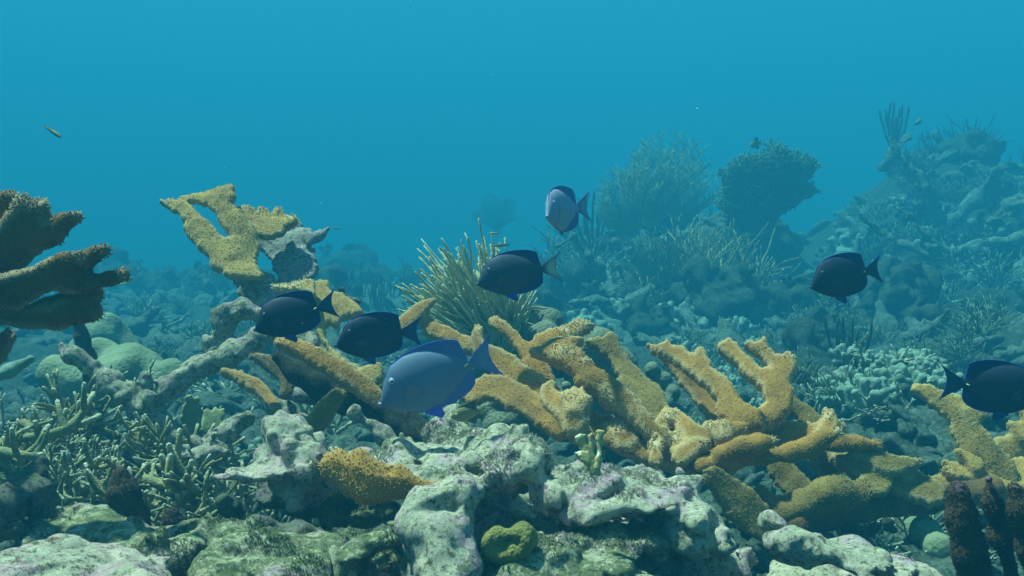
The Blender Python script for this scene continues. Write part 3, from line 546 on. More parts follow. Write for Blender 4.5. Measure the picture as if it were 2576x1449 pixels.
G = 'dead coral rocks'
def build_rocks():
    rock('reef_rock', 'large knobbly foreground rock crusted pink and pale green, broad hollow under its lip', [
        (900, 1142, 1.76, 60, 16, .06), (1000, 1145, 1.72, 90, 25, .08), (1120, 1150, 1.72, 120, 42, .12), (1250, 1145, 1.70, 105, 48, .14), (1335, 1145, 1.62, 42, 38, .09),
        (1140, 1080, 1.92, 70, 50, .10), (1215, 1105, 1.86, 90, 40, .12), (1040, 1190, 1.66, 70, 40, .08), (1180, 1190, 1.66, 110, 40, .12),
        (1420, 1205, 1.66, 80, 42, .10), (1500, 1245, 1.58, 110, 50, .12), (1620, 1238, 1.56, 115, 52, .13), (1730, 1275, 1.54, 85, 62, .12), (1800, 1335, 1.52, 62, 58, .10), (1850, 1385, 1.50, 42, 38, .07), (1700, 1340, 1.54, 110, 50, .08),
        (1560, 1400, 1.66, 330, 130, .12), (1300, 1380, 1.85, 260, 160, .12), (1300, 1650, 1.7, 500, 200, .25)], M['rock'], 101, h=.0045, turf=.42)
    rock('reef_rock', 'upright pale column of dead coral in the bottom centre of the foreground', [
        (1165, 1238, 1.42, 48, 36, .06), (1120, 1270, 1.42, 60, 36, .06), (1075, 1300, 1.40, 48, 50, .07), (1120, 1350, 1.38, 72, 66, .08), (1125, 1430, 1.36, 85, 80, .09), (1130, 1530, 1.36, 95, 90, .1), (1050, 1330, 1.42, 30, 50, .05)], M['rock'], 111, h=.004, amp=.5, turf=.5)
    rock('reef_rock', 'brown and green crusted slab leaning on the pale coral column, dark gap beneath', [
        (980, 1335, 1.44, 75, 22, .06), (900, 1375, 1.42, 60, 30, .07), (860, 1430, 1.40, 50, 60, .07), (930, 1420, 1.50, 90, 70, .06), (840, 1520, 1.4, 60, 70, .08)], M['rock_green'], 121, h=.004, amp=.8, turf=.3)
    rock('reef_rock', 'pinkish knobbly dead coral lump with a long flat arm reaching to its side', [
        (705, 1078, 1.66, 34, 30, .05), (730, 1115, 1.63, 38, 40, .06), (765, 1160, 1.62, 55, 45, .07), (660, 1185, 1.58, 80, 30, .07), (570, 1190, 1.54, 48, 24, .05), (770, 1215, 1.64, 90, 40, .07), (690, 1140, 1.66, 40, 25, .05)], M['rock_pink'], 131, h=.004, amp=.8, turf=.5)
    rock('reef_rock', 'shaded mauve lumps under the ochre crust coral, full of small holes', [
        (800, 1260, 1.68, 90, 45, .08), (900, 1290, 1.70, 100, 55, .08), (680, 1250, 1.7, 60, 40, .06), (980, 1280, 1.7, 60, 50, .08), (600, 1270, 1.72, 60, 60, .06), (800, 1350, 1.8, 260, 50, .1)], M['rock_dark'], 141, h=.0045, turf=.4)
    rock('reef_rock', 'low pale ledge with yellowish turf across the bottom left centre', [
        (600, 1355, 1.42, 60, 36, .08), (680, 1380, 1.40, 100, 45, .09), (800, 1375, 1.42, 80, 32, .09), (560, 1430, 1.34, 90, 50, .1), (720, 1445, 1.32, 130, 42, .1), (640, 1540, 1.34, 220, 70, .12)], M['rock_green'], 151, h=.004, amp=.8, turf=.15)
    rock('reef_rock', 'pink and cream rock filling the bottom left corner nearest the camera', [
        (60, 1420, 1.18, 110, 55, .1), (170, 1445, 1.16, 150, 55, .12), (290, 1480, 1.15, 120, 40, .1), (120, 1560, 1.16, 260, 90, .15)], M['rock_pink'], 161, h=.0035, amp=.6, turf=.55)
    rock('reef_rock', 'grey green mound of rounded rock behind the bottom left corner rock', [
        (140, 1330, 1.62, 80, 45, .1), (250, 1345, 1.60, 120, 48, .1), (350, 1380, 1.55, 90, 42, .09), (440, 1395, 1.46, 80, 50, .09), (330, 1430, 1.42, 70, 40, .08), (500, 1350, 1.6, 50, 40, .07), (300, 1530, 1.5, 260, 80, .15)], M['rock_green'], 171, h=.0045, amp=.75, turf=.35)
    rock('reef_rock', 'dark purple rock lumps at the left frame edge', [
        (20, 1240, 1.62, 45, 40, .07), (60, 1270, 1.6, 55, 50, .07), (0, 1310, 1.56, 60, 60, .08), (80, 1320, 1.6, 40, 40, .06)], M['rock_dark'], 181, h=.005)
    rock('reef_rock', 'pale crusted ridge sloping down to the bottom right, dark below its edge', [
        (1955, 1345, 1.50, 40, 26, .06), (2040, 1370, 1.50, 75, 30, .07), (2140, 1395, 1.50, 90, 30, .08), (2240, 1425, 1.5, 90, 30, .08), (2340, 1460, 1.5, 90, 32, .1), (2080, 1450, 1.6, 180, 60, .07), (2100, 1560, 1.55, 300, 90, .15)], M['rock'], 191, h=.0045, amp=.8, turf=.5)
    rock('reef_rock', 'turf covered shelf in front of the hollow, below the green mustard coral', [
        (1290, 1420, 1.45, 110, 40, .09), (1420, 1405, 1.44, 90, 40, .08), (1540, 1400, 1.44, 100, 45, .09), (1480, 1470, 1.4, 220, 50, .1), (1400, 1560, 1.42, 350, 80, .12), (1600, 1350, 1.5, 100, 40, .06)], M['rock_green'], 201, h=.004, amp=.9, turf=.2)
    GD = 'dead elkhorn skeletons'
    rock('dead_coral', 'long grey dead elkhorn branch forked in a wide V over the staghorn tangle', [], M['dead'], 211, h=.004, amp=.5, cat='coral', group=GD, segs=[
        ([(365, 90, 22), (420, 150, 42), (520, 215, 60), (640, 300, 72), (760, 360, 78), (830, 440, 85), (910, 530, 85), (1010, 620, 75), (1110, 670, 66), (1210, 740, 60), (1330, 900, 80)], Z2, 2.38),
        ([(830, 420, 85), (950, 350, 85), (1060, 290, 70), (1180, 225, 56), (1350, 150, 52), (1520, 65, 58), (1660, -10, 55)], Z2, 2.40), ([(850, 245, 40), (860, 300, 55), (900, 360, 70)], Z2, 2.36)])
    rock('dead_coral', 'arched grey dead coral knobs below the tall elkhorn plate', [], M['dead'], 221, h=.004, amp=.42, cat='coral', group=GD, segs=[
        ([(1555, 1330, 26), (1580, 1420, 40), (1620, 1500, 45)], Z1, 2.5), ([(1620, 1150, 24), (1650, 1220, 36), (1665, 1320, 38), (1640, 1420, 45)], Z1, 2.5), ([(1740, 1230, 26), (1745, 1140, 36), (1830, 1120, 48), (1930, 1160, 55), (2050, 1230, 60)], Z1, 2.5), ([(2000, 1300, 40), (1900, 1370, 45), (1760, 1420, 50), (1640, 1450, 50)], Z1, 2.5)])
    rock('dead_coral', 'short grey dead branch stubs lying beside the pinkish lump', [], M['dead'], 231, h=.0045, amp=.55, cat='coral', group=GD, segs=[
        ([(1020, 640, 32), (1150, 665, 42), (1260, 690, 40), (1350, 720, 40)], Z2, 2.1), ([(1460, 540, 18), (1360, 590, 32), (1250, 660, 30), (1160, 700, 40)], Z2, 2.12), ([(1050, 740, 36), (1180, 745, 46), (1320, 720, 30)], Z2, 2.05)])
    rock('dead_coral', 'pale dead coral bar slanting under the shadowed beam toward the fish', [], M['dead'], 241, h=.0045, amp=.55, cat='coral', group=GD, segs=[
        ([(850, 1090, 30), (950, 1170, 45), (1080, 1260, 50), (1200, 1340, 50), (1300, 1400, 50)], Z3, 2.05)])
    rock('dead_coral', 'small dark dead coral twigs standing behind the ochre blade', [], M['rock_dark'], 251, h=.0045, amp=.45, cat='coral', group=GD, segs=[
        ([(770, 175, 16), (790, 240, 22), (850, 300, 26), (900, 400, 30)], Z3, 2.62), ([(935, 262, 16), (880, 265, 24), (830, 290, 24)], Z3, 2.62)])
build_rocks()

# ------------------------------------------------------------------ sea bed
MOUNDS = [(1.05, 7.0, .85, .82, 1.4), (3.35, 7.2, 1.28, .95, 1.6), (2.6, 9.5, .25, 2.0, 2.0), (2.72, 6.9, .68, .46, .6), (1.38, 6.7, .42, .34, .5), (.95, 4.7, .30, .42, .45), (1.42, 3.75, .26, .34, .34), (1.9, 5.2, .42, .6, .6), (-1.05, 2.35, .17, .75, .5), (-3.5, 9, .15, 1.6, 1.5), (-1.2, 12, .05, 2.5, 1.6),
          (.55, 4.2, .12, .5, .5), (2.6, 4.6, .3, .5, .6), (-2.4, 5.5, .22, .9, .7), (0.0, 8.0, .25, .8, .8), (-.6, 5.2, .12, .8, .6)]
def far(d): return d if d < 4 else 4 + (d - 4) * 3.1
MOUNDS = [(mx * far(my) / my, far(my), (hh - .8) * far(my) / my + .8, sx * far(my) / my, sy * far(my) / my) for mx, my, hh, sx, sy in MOUNDS]
def ground(x, y):
    x = np.asarray(x, float); y = np.asarray(y, float); z = np.full(x.shape, -.80)
    for mx, my, hh, sx, sy in MOUNDS: z = z + hh * np.exp(-((x - mx) / sx) ** 2 / 1.2 - ((y - my) / sy) ** 2 / 1.2)
    p = np.stack([x.ravel(), y.ravel(), np.zeros(x.size)], 1)
    z = z + (.10 * vnoise(p, 1.4, 3) + .07 * np.abs(vnoise(p, .5, 4)) + .05 * vnoise(p, .22, 5) + .03 * np.abs(vnoise(p, .1, 6)) + .015 * vnoise(p, .045, 7)).reshape(x.shape)
    return z
def build_bed():
    u = np.linspace(-1, 1, 560); xs = np.sign(u) * (4.2 * np.abs(u) + 56 * np.abs(u) ** 4)
    v = np.linspace(0, 1, 560); ys = -10 + 10.8 * np.minimum(v / .06, 1) + 9.0 * np.clip((v - .06) / .94, 0, 1) + 60 * np.clip((v - .25) / .75, 0, 1) ** 3.2
    X, Y = np.meshgrid(xs, ys); Zz = ground(X, Y); V = np.stack([X, Y, Zz], -1).reshape(-1, 3)
    i = np.arange(559)[:, None] * 560 + np.arange(559)[None]; Q = np.stack([i, i + 1, i + 561, i + 560], -1).reshape(-1, 4)
    put('seabed', V, [Q], M['bed'])['kind'] = 'structure'
M['bed'] = m_rock('seabed_rubble', cream=(0.090, 0.124, 0.090), mauve=(0.055, 0.070, 0.059), green=(0.030, 0.054, 0.025), brown=(0.026, 0.030, 0.020), pale=(0.055, 0.084, 0.059), gw=.7, off=5)  # less red and darker: part of the water's fading is painted in
M['pale'] = m_plain('pale_coral', (0.232, 0.315, 0.240), (0.129, 0.188, 0.135), 9, .6, 60)  # red lowered in the colour to add to the water's tint
M['farpale'] = m_rock('pale_dead_arm', cream=(0.230, 0.299, 0.242), mauve=(0.121, 0.153, 0.140), green=(0.065, 0.102, 0.058), pale=(0.148, 0.204, 0.160), gw=.6, off=52)  # water's loss of red with distance painted into these pale arms
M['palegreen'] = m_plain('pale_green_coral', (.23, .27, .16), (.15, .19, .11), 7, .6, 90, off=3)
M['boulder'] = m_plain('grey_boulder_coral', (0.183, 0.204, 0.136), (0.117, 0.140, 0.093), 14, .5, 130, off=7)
M['rough'] = m_rock('rough_reef_lump', cream=(0.070, 0.096, 0.064), mauve=(0.039, 0.050, 0.041), green=(0.027, 0.046, 0.023), brown=(0.019, 0.023, 0.018), pale=(0.047, 0.068, 0.046), gw=.6, off=41)  # far lumps: some of the water's fade is put into the colour
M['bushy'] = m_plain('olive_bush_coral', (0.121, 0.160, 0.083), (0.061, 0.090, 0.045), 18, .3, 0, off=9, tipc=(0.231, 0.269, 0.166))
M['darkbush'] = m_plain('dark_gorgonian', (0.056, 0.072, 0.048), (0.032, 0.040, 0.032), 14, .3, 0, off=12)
M['fan'] = m_plain('sea_fan_olive', (.20, .22, .12), (.13, .16, .10), 10, .2, 0, off=14)
M['plume'] = m_plain('sea_plume_pale', (.34, .38, .24), (.26, .31, .2), 10, .2, 0, off=15)
M['rod'] = m_plain('pale_sea_rods', (.60, .58, .34), (.47, .47, .27), 22, .5, 320, off=16)
M['stag'] = m_plain('staghorn_olive', (.29, .26, .11), (.17, .18, .09), 16, .4, 260, off=18, tipc=(.50, .48, .32))
M['stag_pale'] = m_plain('staghorn_pale', (.30, .31, .19), (.17, .19, .12), 16, .4, 260, off=20, tipc=(.48, .48, .34))
M['mustard'] = m_plain('mustard_coral', (.22, .20, .055), (.13, .13, .035), 26, .3, 210, off=22)
M['fire'] = m_plain('fire_coral', (.50, .41, .17), (.38, .30, .11), 20, .3, 0, off=24, tipc=(.75, .70, .5))
M['firegreen'] = m_plain('fire_coral_green', (.34, .36, .17), (.22, .25, .12), 16, .3, 0, off=25)
M['pillar'] = m_plain('dark_pillar', (.085, .055, .03), (.045, .03, .02), 30, .7, 200, off=26)
M['purple'] = m_plain('purple_crust', (.20, .12, .16), (.09, .05, .06), 30, .6, 120, off=28)
M['plant'] = m_plain('yellow_gorgonian', (.36, .30, .10), (.2, .2, .08), 12, .3, 0, off=29)
build_bed()

# ------------------------------------------------------------------ kinds of small coral (built once, copied)
ORD = 'leftmost second third fourth fifth sixth seventh eighth ninth tenth eleventh twelfth thirteenth fourteenth fifteenth sixteenth seventeenth eighteenth nineteenth twentieth'.split()
def local(name, V, faces, mat, attr=None):
    return new_mesh(name, V, faces, mat, attr)
def k_head(seed, mat, n=8, bil=.02):
    rng = random.Random(seed); S = Solid()
    for i in range(n):
        a = rng.random() * 6.28; r = rng.random() ** .5 * .10; S.ball((r * math.cos(a), r * math.sin(a), .04 + .07 * (1 - r / .1) + rng.uniform(-.01, .02)), [rng.uniform(.045, .075)] * 3, .012)
    S.noise(bil, .06, seed, True).noise(bil * .45, .026, seed + 2, True).noise(.005, .014, seed + 1); V, Q = S.build(.009); return local('boulder_coral', V, [Q], mat)
def k_finger(seed, mat, n=26):
    rng = random.Random(seed); S = Solid(); S.ball((0, 0, .02), (.09, .09, .04), .03)
    for i in range(n):
        a = rng.random() * 6.28; r = rng.random() ** .5; b = np.array([r * math.cos(a) * .085, r * math.sin(a) * .085, .03 + .04 * (1 - r * r)]); d = unit([b[0] * 7, b[1] * 7, .6 + rng.random() * .5]); L = rng.uniform(.03, .065)
        S.seg(b, b + d * L, .013, .016, .013, .016, (0, 1, .1), .012)
    S.noise(.004, .02, seed); V, Q = S.build(.007); return local('finger_coral', V, [Q], mat)
def k_chunk(seed, mat):
    rng = random.Random(seed); S = Solid(); p = np.array([-.14, 0, .03]); 
    d = unit([1, rng.uniform(-.3, .3), rng.uniform(.1, .5)]); pts = [p]
    for i in range(4): d = unit(d + np.array([0, rng.uniform(-.4, .4), rng.uniform(-.3, .35)])); pts.append(pts[-1] + d * .075)
    for i in range(4): S.seg(pts[i], pts[i + 1], .045 - .006 * i, .04 - .006 * i, .026, .022, (0, -.3, 1), .02)
    for i in (1, 2, 3): e = unit(d + np.array([rng.uniform(-.4, .4), rng.uniform(-1.2, 1.2), rng.uniform(.1, 1)])); S.seg(pts[i], pts[i] + e * rng.uniform(.07, .13), .03, .014, .02, .012, (0, -.3, 1), .015)
    S.noise(.010, .05, seed, True).noise(.006, .022, seed + 1); V, Q = S.build(.008); return local('coral_fragment', V, [Q], mat)
def branch_paths(rng, p, d, L, r, depth, spread, grav=.0, seg=5):
    out = []; pts = [p]; q = d
    for i in range(seg): q = unit(q + np.array([rng.gauss(0, .12), rng.gauss(0, .12), rng.gauss(0, .1) + grav])); pts.append(pts[-1] + q * L / seg)
    out.append((pts, np.linspace(r, r * .72, seg + 1)))
    if depth:
        for k in range(rng.choice((2, 2, 3))):
            b = pts[rng.randint(2, seg)]; nd = unit(q + np.array([rng.gauss(0, spread), rng.gauss(0, spread), rng.gauss(0, spread * .7)])); out += branch_paths(rng, b, nd, L * rng.uniform(.55, .85), r * .82, depth - 1, spread, grav, seg)
    return out
def k_stag(seed, mat, r=.0085, n=4, L=.13, depth=2):
    rng = random.Random(seed); pp = []
    for i in range(n):
        a = rng.random() * 6.28; pp += branch_paths(rng, np.array([rng.uniform(-.06, .06), rng.uniform(-.06, .06), 0]), unit([math.cos(a), math.sin(a), rng.uniform(.25, 1.3)]), L, r, depth, .6, .03)
    V, fs, t = tubes(pp, 6); V = V + .0022 * np.stack([vnoise(V, .012, seed + i) for i in range(3)], 1); return local('staghorn_coral', V, fs, mat, t[:, None])
def k_bush(seed, mat, n=46, L=.16, r=.0042, flat=1.0, spread=.45):
    rng = random.Random(seed); pp = []
    for i in range(n):
        a = rng.random() * 6.28; t = rng.random(); d = unit([math.cos(a) * t, math.sin(a) * t * flat, 1.0 - .5 * t]); pp += branch_paths(rng, np.array([rng.uniform(-.03, .03), rng.uniform(-.03, .03) * flat, 0]), d, L * rng.uniform(.6, 1), r, 1, spread, .0, 4)
    V, fs, t = tubes(pp, 5); return local('bushy_gorgonian', V, fs, mat, t[:, None])
def k_rods(seed, mat, n=14, H=.45, r=.012):
    rng = random.Random(seed); pp = []
    for i in range(n):
        a = rng.uniform(-1, 1); p = np.array([a * .05, rng.uniform(-.02, .02), 0]); d = unit([a * .7, rng.uniform(-.2, .2), 1]); pts = [p]; h = H * rng.uniform(.55, 1)
        for k in range(8): d = unit(d + np.array([-a * .04 + rng.gauss(0, .05), rng.gauss(0, .05), .1])); pts.append(pts[-1] + d * h / 8)
        pp.append((pts, np.linspace(r, r * .8, 9)))
    V, fs, t = tubes(pp, 6); V = V + .0025 * np.stack([vnoise(V, .012, seed + i) for i in range(3)], 1); return local('sea_rod', V, fs, mat, t[:, None])
def k_fan(seed, mat, H=.4, W=.36, n=52):
    rng = random.Random(seed); pp = []
    def rim(a): return H * (1 - .32 * abs(a) ** 1.6) * (.9 + .1 * math.sin(a * 9 + seed))
    for i in range(n):
        a = -1 + 2 * i / (n - 1) + rng.uniform(-.01, .01); L = rim(a); th = a * 1.0; pts = []
        for k in range(9): q = k / 8; pts.append(np.array([math.sin(th * (.55 + .45 * q)) * L * q + rng.gauss(0, .002), .02 * math.sin(3 * q + a * 3), math.cos(th * (.55 + .45 * q)) * L * q]))
        pp.append((pts[1:], np.linspace(.0035, .0022, 8)))
    for k in range(3, 27):
        q = k / 26; pts = []
        for i in range(41): a = -1 + i / 20; th = a * 1.0; L = rim(a) * (q + .012 * rng.gauss(0, 1)); pts.append(np.array([math.sin(th * (.55 + .45 * q)) * L, .02 * math.sin(3 * q + a * 3), math.cos(th * (.55 + .45 * q)) * L]))
        pp.append((pts, np.full(41, .002)))
    pp.append(([np.array([0, 0, -.03]), np.array([0, 0, .04]), np.array([.004, 0, .12])], [.014, .01, .006]))
    V, fs, t = tubes(pp, 4); return local('sea_fan', V, fs, mat, t[:, None])
def k_plume(seed, mat, n=15, H=.5):
    rng = random.Random(seed); pp = []
    for i in range(n):
        a = (i / (n - 1) - .5) * 2; d = unit([a * .8 - .15, rng.uniform(-.15, .15), 1]); p = np.array([a * .03, 0, 0]); pts = [p]; h = H * rng.uniform(.7, 1) * (1 - .25 * abs(a))
        for k in range(12): d = unit(d + np.array([.05 + rng.gauss(0, .03), 0, .02])); pts.append(pts[-1] + d * h / 12)
        pp.append((pts, np.linspace(.005, .002, 13)))
        for k in range(2, 13):
            for sgn in (-1, 1):
                for j in range(4):
                    b = pts[k] + (pts[k - 1] - pts[k]) * rng.random(); dd = unit((pts[k] - pts[k - 1]) * 16 + np.array([sgn * .75, rng.gauss(0, .25), .1])); L = .085 * rng.uniform(.7, 1.1) * (1 - .4 * k / 12)
                    pp.append(([b, b + dd * L * .5, b + unit(dd + np.array([0, 0, .3])) * L], [.0017, .0015, .0012]))
    V, fs, t = tubes(pp, 4); return local('sea_plume', V, fs, mat, t[:, None])
def k_pillar(seed, mat, H=.3, r=.045):
    rng = random.Random(seed); S = Solid(); S.seg((0, 0, 0), (0, 0, H * .6), r * .95, r, r * .9, r * .95, (0, 1, 0), .02); S.seg((0, 0, H * .6), (.01, 0, H), r, r * .8, r * .95, r * .8, (0, 1, 0), .02)
    S.noise(.006, .05, seed).noise(.005, .02, seed + 1, True); V, Q = S.build(.006); return local('pillar', V, [Q], mat)

KIND = {
    'head': [k_head(1, M['boulder']), k_head(2, M['boulder'], 11), k_head(3, M['boulder'], 6)], 'finger': [k_finger(4, M['pale']), k_finger(5, M['pale'], 34)],
    'chunk': [k_chunk(6, M['farpale']), k_chunk(7, M['farpale']), k_chunk(8, M['farpale'])], 'stag': [k_stag(i, M['stag']) for i in (11, 12, 13, 14)], 'stagpale': [k_stag(i, M['stag_pale'], .0075) for i in (15, 16)],
    'bush': [k_bush(21, M['bushy']), k_bush(22, M['bushy'], 60, .14)], 'darkbush': [k_bush(23, M['darkbush'], 50, .2, .005), k_bush(24, M['darkbush'], 40, .22, .005, .4)], 'yellow': [k_bush(25, M['plant'], 40, .2, .005, .6)],
    'rods': [k_rods(31, M['darkbush']), k_rods(32, M['darkbush'], 9)], 'fan': [k_fan(41, M['fan']), k_fan(42, M['fan'])], 'plume': [k_plume(51, M['plume']), k_plume(52, M['plume'])], 'pillar': [k_pillar(61, M['pillar'])], 'rough': [k_head(81, M['rough'], 9, .045), k_head(82, M['rough'], 7, .05), k_head(83, M['rough'], 12, .04)], 'green': [k_head(71, M['palegreen'], 6, .006)],
}
NAMES = {'rough': ('boulder_coral', 'coral'), 'head': ('boulder_coral', 'coral'), 'finger': ('finger_coral', 'coral'), 'chunk': ('coral_fragment', 'coral'), 'stag': ('staghorn_coral', 'coral'), 'stagpale': ('staghorn_coral', 'coral'), 'bush': ('bushy_gorgonian', 'coral'), 'darkbush': ('bushy_gorgonian', 'coral'),
         'yellow': ('bushy_gorgonian', 'coral'), 'rods': ('sea_rod', 'coral'), 'fan': ('sea_fan', 'coral'), 'plume': ('sea_plume', 'coral'), 'pillar': ('pillar_coral', 'coral'), 'green': ('boulder_coral', 'coral')}
PROTO = {}
def place(kind, var, loc, scale, rz=0., tilt=(0, 0), label=None, group=None, mat=None):
    """first use makes the thing, later uses copy it"""
    me = KIND[kind][var % len(KIND[kind])]; key = me.name
    if key not in PROTO: o = PROTO[key] = bpy.data.objects.new(NAMES[kind][0], me)
    else: o = PROTO[key].copy()
    if 'group' in o.keys(): del o['group']
    COL.objects.link(o); o.location = loc; o.rotation_euler = (tilt[0], tilt[1], rz); o.scale = (scale,) * 3 if not hasattr(scale, '__len__') else scale
    return tag(o, label, NAMES[kind][1], group)
def gz(px, d, py=900):
    p = P(px, py, d); z = float(ground(np.array([p[0]]), np.array([p[1]]))[0]); return np.array([p[0], p[1], z])
def scatter(kind, n, pxr, dr, sc_r, desc, where, group, seed, lift=-.01, tilt=.25, zs=1.0):
    rng = random.Random(seed); it = []
    for i in range(n):
        px = pxr[0] + (pxr[1] - pxr[0]) * (i + rng.uniform(.05, .95)) / n; d = rng.uniform(*dr); it.append((px, d))
    it.sort()
    for i, (px, d) in enumerate(it):
        s = rng.uniform(*sc_r) * far(d) / d; q = gz(px, far(d)); q[2] += lift
        place(kind, rng.randrange(8), q, (s, s, s * zs), rng.random() * 6.28 if kind not in ('fan', 'plume', 'rods') else rng.uniform(-.5, .5), (rng.uniform(-tilt, tilt), rng.uniform(-tilt, tilt)),
              f"{desc}, {ORD[i]}{' from left,' if i else ''} {where}", group)

def background():
    # centre right reef mound
    scatter('chunk', 14, (1370, 1900), (5.6, 6.4), (.8, 1.5), 'pale dead coral chunk', 'high on the fan topped mound', 'chunks on the fan topped mound', 1)
    scatter('chunk', 12, (1350, 1850), (4.9, 5.6), (.7, 1.2), 'pale coral rubble piece', 'low on the fan topped mound', 'rubble low on the fan topped mound', 2)
    scatter('finger', 12, (1340, 1900), (5.0, 6.3), (.8, 1.4), 'pale knobby finger coral', 'on the mound behind the swimming fish', 'finger corals on the fan topped mound', 3)
    scatter('rough', 12, (1340, 1920), (5.0, 6.6), (1.0, 2.0), 'grey boulder coral lump', 'on the fan topped mound', 'boulder corals on the fan topped mound', 4)
    scatter('bush', 12, (1360, 1900), (5.2, 6.6), (.9, 1.6), 'olive bushy soft coral', 'on the fan topped mound', 'bushes on the fan topped mound', 5)
    scatter('yellow', 6, (1720, 1890), (5.3, 5.8), (1.0, 1.5), 'yellowish branching soft coral', 'right of the mound centre', 'yellow tuft on the mound', 6)
    # right middle
    scatter('bush', 16, (1690, 1960), (4.3, 5.0), (.5, .8), 'fine leafed olive bush', 'on the round mound above the antlers', 'bushes on the round mound', 7)
    scatter('finger', 8, (1690, 1960), (4.2, 4.7), (.5, .9), 'small pale coral knob', 'on the round mound above the antlers', 'knobs on the round mound', 8)
    scatter('finger', 18, (2110, 2440), (3.4, 3.9), (.55, .95), 'pale stubby finger coral', 'on the slope beside the right edge coral', 'finger corals on the right slope', 9)
    scatter('stagpale', 10, (2080, 2460), (3.3, 3.8), (.5, .8), 'pale twiggy coral', 'on the slope beside the right edge coral', 'twigs on the right slope', 10)
    scatter('bush', 14, (2000, 2560), (4.4, 5.6), (.55, .95), 'green bushy coral', 'below the dark blue right hand fish', 'bushes below the right hand fish', 11)
    scatter('rough', 10, (1950, 2570), (4.2, 5.8), (1.0, 1.8), 'dim rounded coral head', 'below the lone right hand fish', 'coral heads at mid right', 12)
    scatter('chunk', 10, (1950, 2560), (4.1, 5.4), (.6, 1.0), 'small pale chunk', 'below the lone right hand fish', 'chunks at mid right', 13)
    # far right reef
    scatter('chunk', 16, (2190, 2620), (5.6, 6.6), (1.2, 2.2), 'pale edged dead elkhorn piece', 'on the tall right reef', 'dead pieces on the tall right reef', 14, tilt=.5)
    scatter('darkbush', 16, (2180, 2640), (5.8, 7.2), (.7, 1.2), 'dark blurred soft coral', 'on the tall right reef', 'soft corals on the tall right reef', 15)
    scatter('rough', 14, (2180, 2640), (5.6, 7.0), (1.0, 1.7), 'large dim coral head', 'on the tall right reef', 'coral heads on the tall right reef', 16)
    scatter('bush', 18, (2180, 2640), (5.5, 6.6), (.7, 1.3), 'ragged green bush', 'on the tall right reef', 'bushes on the tall right reef', 31)
    scatter('finger', 14, (2190, 2640), (5.2, 6.2), (.8, 1.3), 'pale finger coral cluster', 'on the tall right reef', 'finger corals on the tall right reef', 32)
    scatter('stagpale', 14, (10, 640), (2.0, 2.9), (.45, .75), 'short pale staghorn rubble', 'under the staghorn tangle', 'staghorn rubble under the tangle', 33, lift=.02, tilt=.9)
    scatter('chunk', 12, (30, 660), (2.0, 2.9), (.3, .5), 'small grey coral chunk', 'under the staghorn tangle', 'chunks under the tangle', 34, lift=.03)
    scatter('finger', 8, (2120, 2340), (6.0, 6.7), (.8, 1.3), 'dim pale coral cluster', 'on the left shoulder of the right reef', 'clusters on the right reef shoulder', 35)
    scatter('bush', 10, (2110, 2340), (6.1, 6.8), (.6, 1.1), 'dim green bush', 'on the left shoulder of the right reef', 'bushes on the right reef shoulder', 36)
    scatter('chunk', 8, (2120, 2340), (6.0, 6.6), (.8, 1.3), 'dim dead coral piece', 'on the left shoulder of the right reef', 'pieces on the right reef shoulder', 37, tilt=.5)
    scatter('rough', 8, (1700, 1860), (6.0, 6.5), (.8, 1.3), 'dim coral head', 'under the tilted dark head', 'coral heads under the tilted head', 38)
    # behind the antlers
    scatter('finger', 14, (1600, 2120), (2.9, 3.6), (.5, .8), 'pale coral tuft', 'behind the antler branches', 'tufts behind the antlers', 17)
    scatter('bush', 10, (1560, 2150), (3.0, 3.9), (.5, .9), 'dim green weed tuft', 'behind the antler branches', 'weed tufts behind the antlers', 18)
    scatter('stagpale', 9, (2060, 2400), (2.1, 2.7), (.5, .8), 'pale broken twig coral', 'under the right hand beam', 'twigs under the right beam', 19)
    # left plain
    scatter('bush', 16, (120, 1120), (4.2, 6.0), (.5, .95), 'blue green bushy coral', 'on the near left plain', 'bushes on the near left plain', 20)
    scatter('bush', 14, (40, 1150), (6.5, 9.0), (.7, 1.3), 'very dim bushy coral', 'on the far left plain', 'bushes on the far left plain', 21)
    scatter('chunk', 16, (120, 1150), (3.7, 6.2), (.6, 1.1), 'pale coral chunk', 'on the left plain', 'chunks on the left plain', 22)
    scatter('stagpale', 14, (330, 1150), (3.2, 5.2), (.7, 1.2), 'thin pale staghorn clump', 'on the left plain', 'staghorn on the left plain', 23)
    scatter('rough', 14, (60, 1150), (4.0, 8.0), (.9, 2.0), 'dim coral head', 'on the left plain', 'coral heads on the left plain', 24)
    scatter('rods', 6, (840, 1000), (5.4, 6.8), (.35, .55), 'dim dark sea rods', 'right of the tall plate', 'sea rods on the plain', 25)
    scatter('finger', 8, (960, 1110), (3.6, 4.2), (.5, .8), 'small pale finger coral', 'left of the big sea rod bush', 'finger corals by the sea rod bush', 26)
    scatter('finger', 12, (520, 900), (2.5, 3.2), (.45, .8), 'pale green coral tuft', 'under the dead V branch', 'tufts under the V branch', 27)
    # single ones
    def up(kind, var, px, py, d, s, label, rz=0., tilt=(0, 0), group=None): return place(kind, var, P(px, py, far(d)), s * far(d) / d, rz, tilt, label, group)
    up('plume', 0, 1640, 570, 6.2, 1.15, 'tall pale sea plume with feathery tips on the mound top, leaning to the left fan', 0, (0, -.1), 'sea plumes')
    up('plume', 1, 1590, 600, 6.0, 1.0, 'shorter feathery sea plume left of the tall one on the mound', .2, (0, -.3), 'sea plumes')
    up('plume', 0, 1710, 560, 6.4, .9, 'feathery sea plume at the right shoulder of the mound top', .1, (0, .2), 'sea plumes')
    up('fan', 0, 1250, 590, 9.0, 1.0, 'dim sea fan standing alone beyond the lone facing fish', .15, (0, -.05), 'sea fans')
    up('fan', 1, 1650, 745, 5.4, .9, 'dark round sea fan low on the mound', -.2, (.2, .1), 'sea fans')
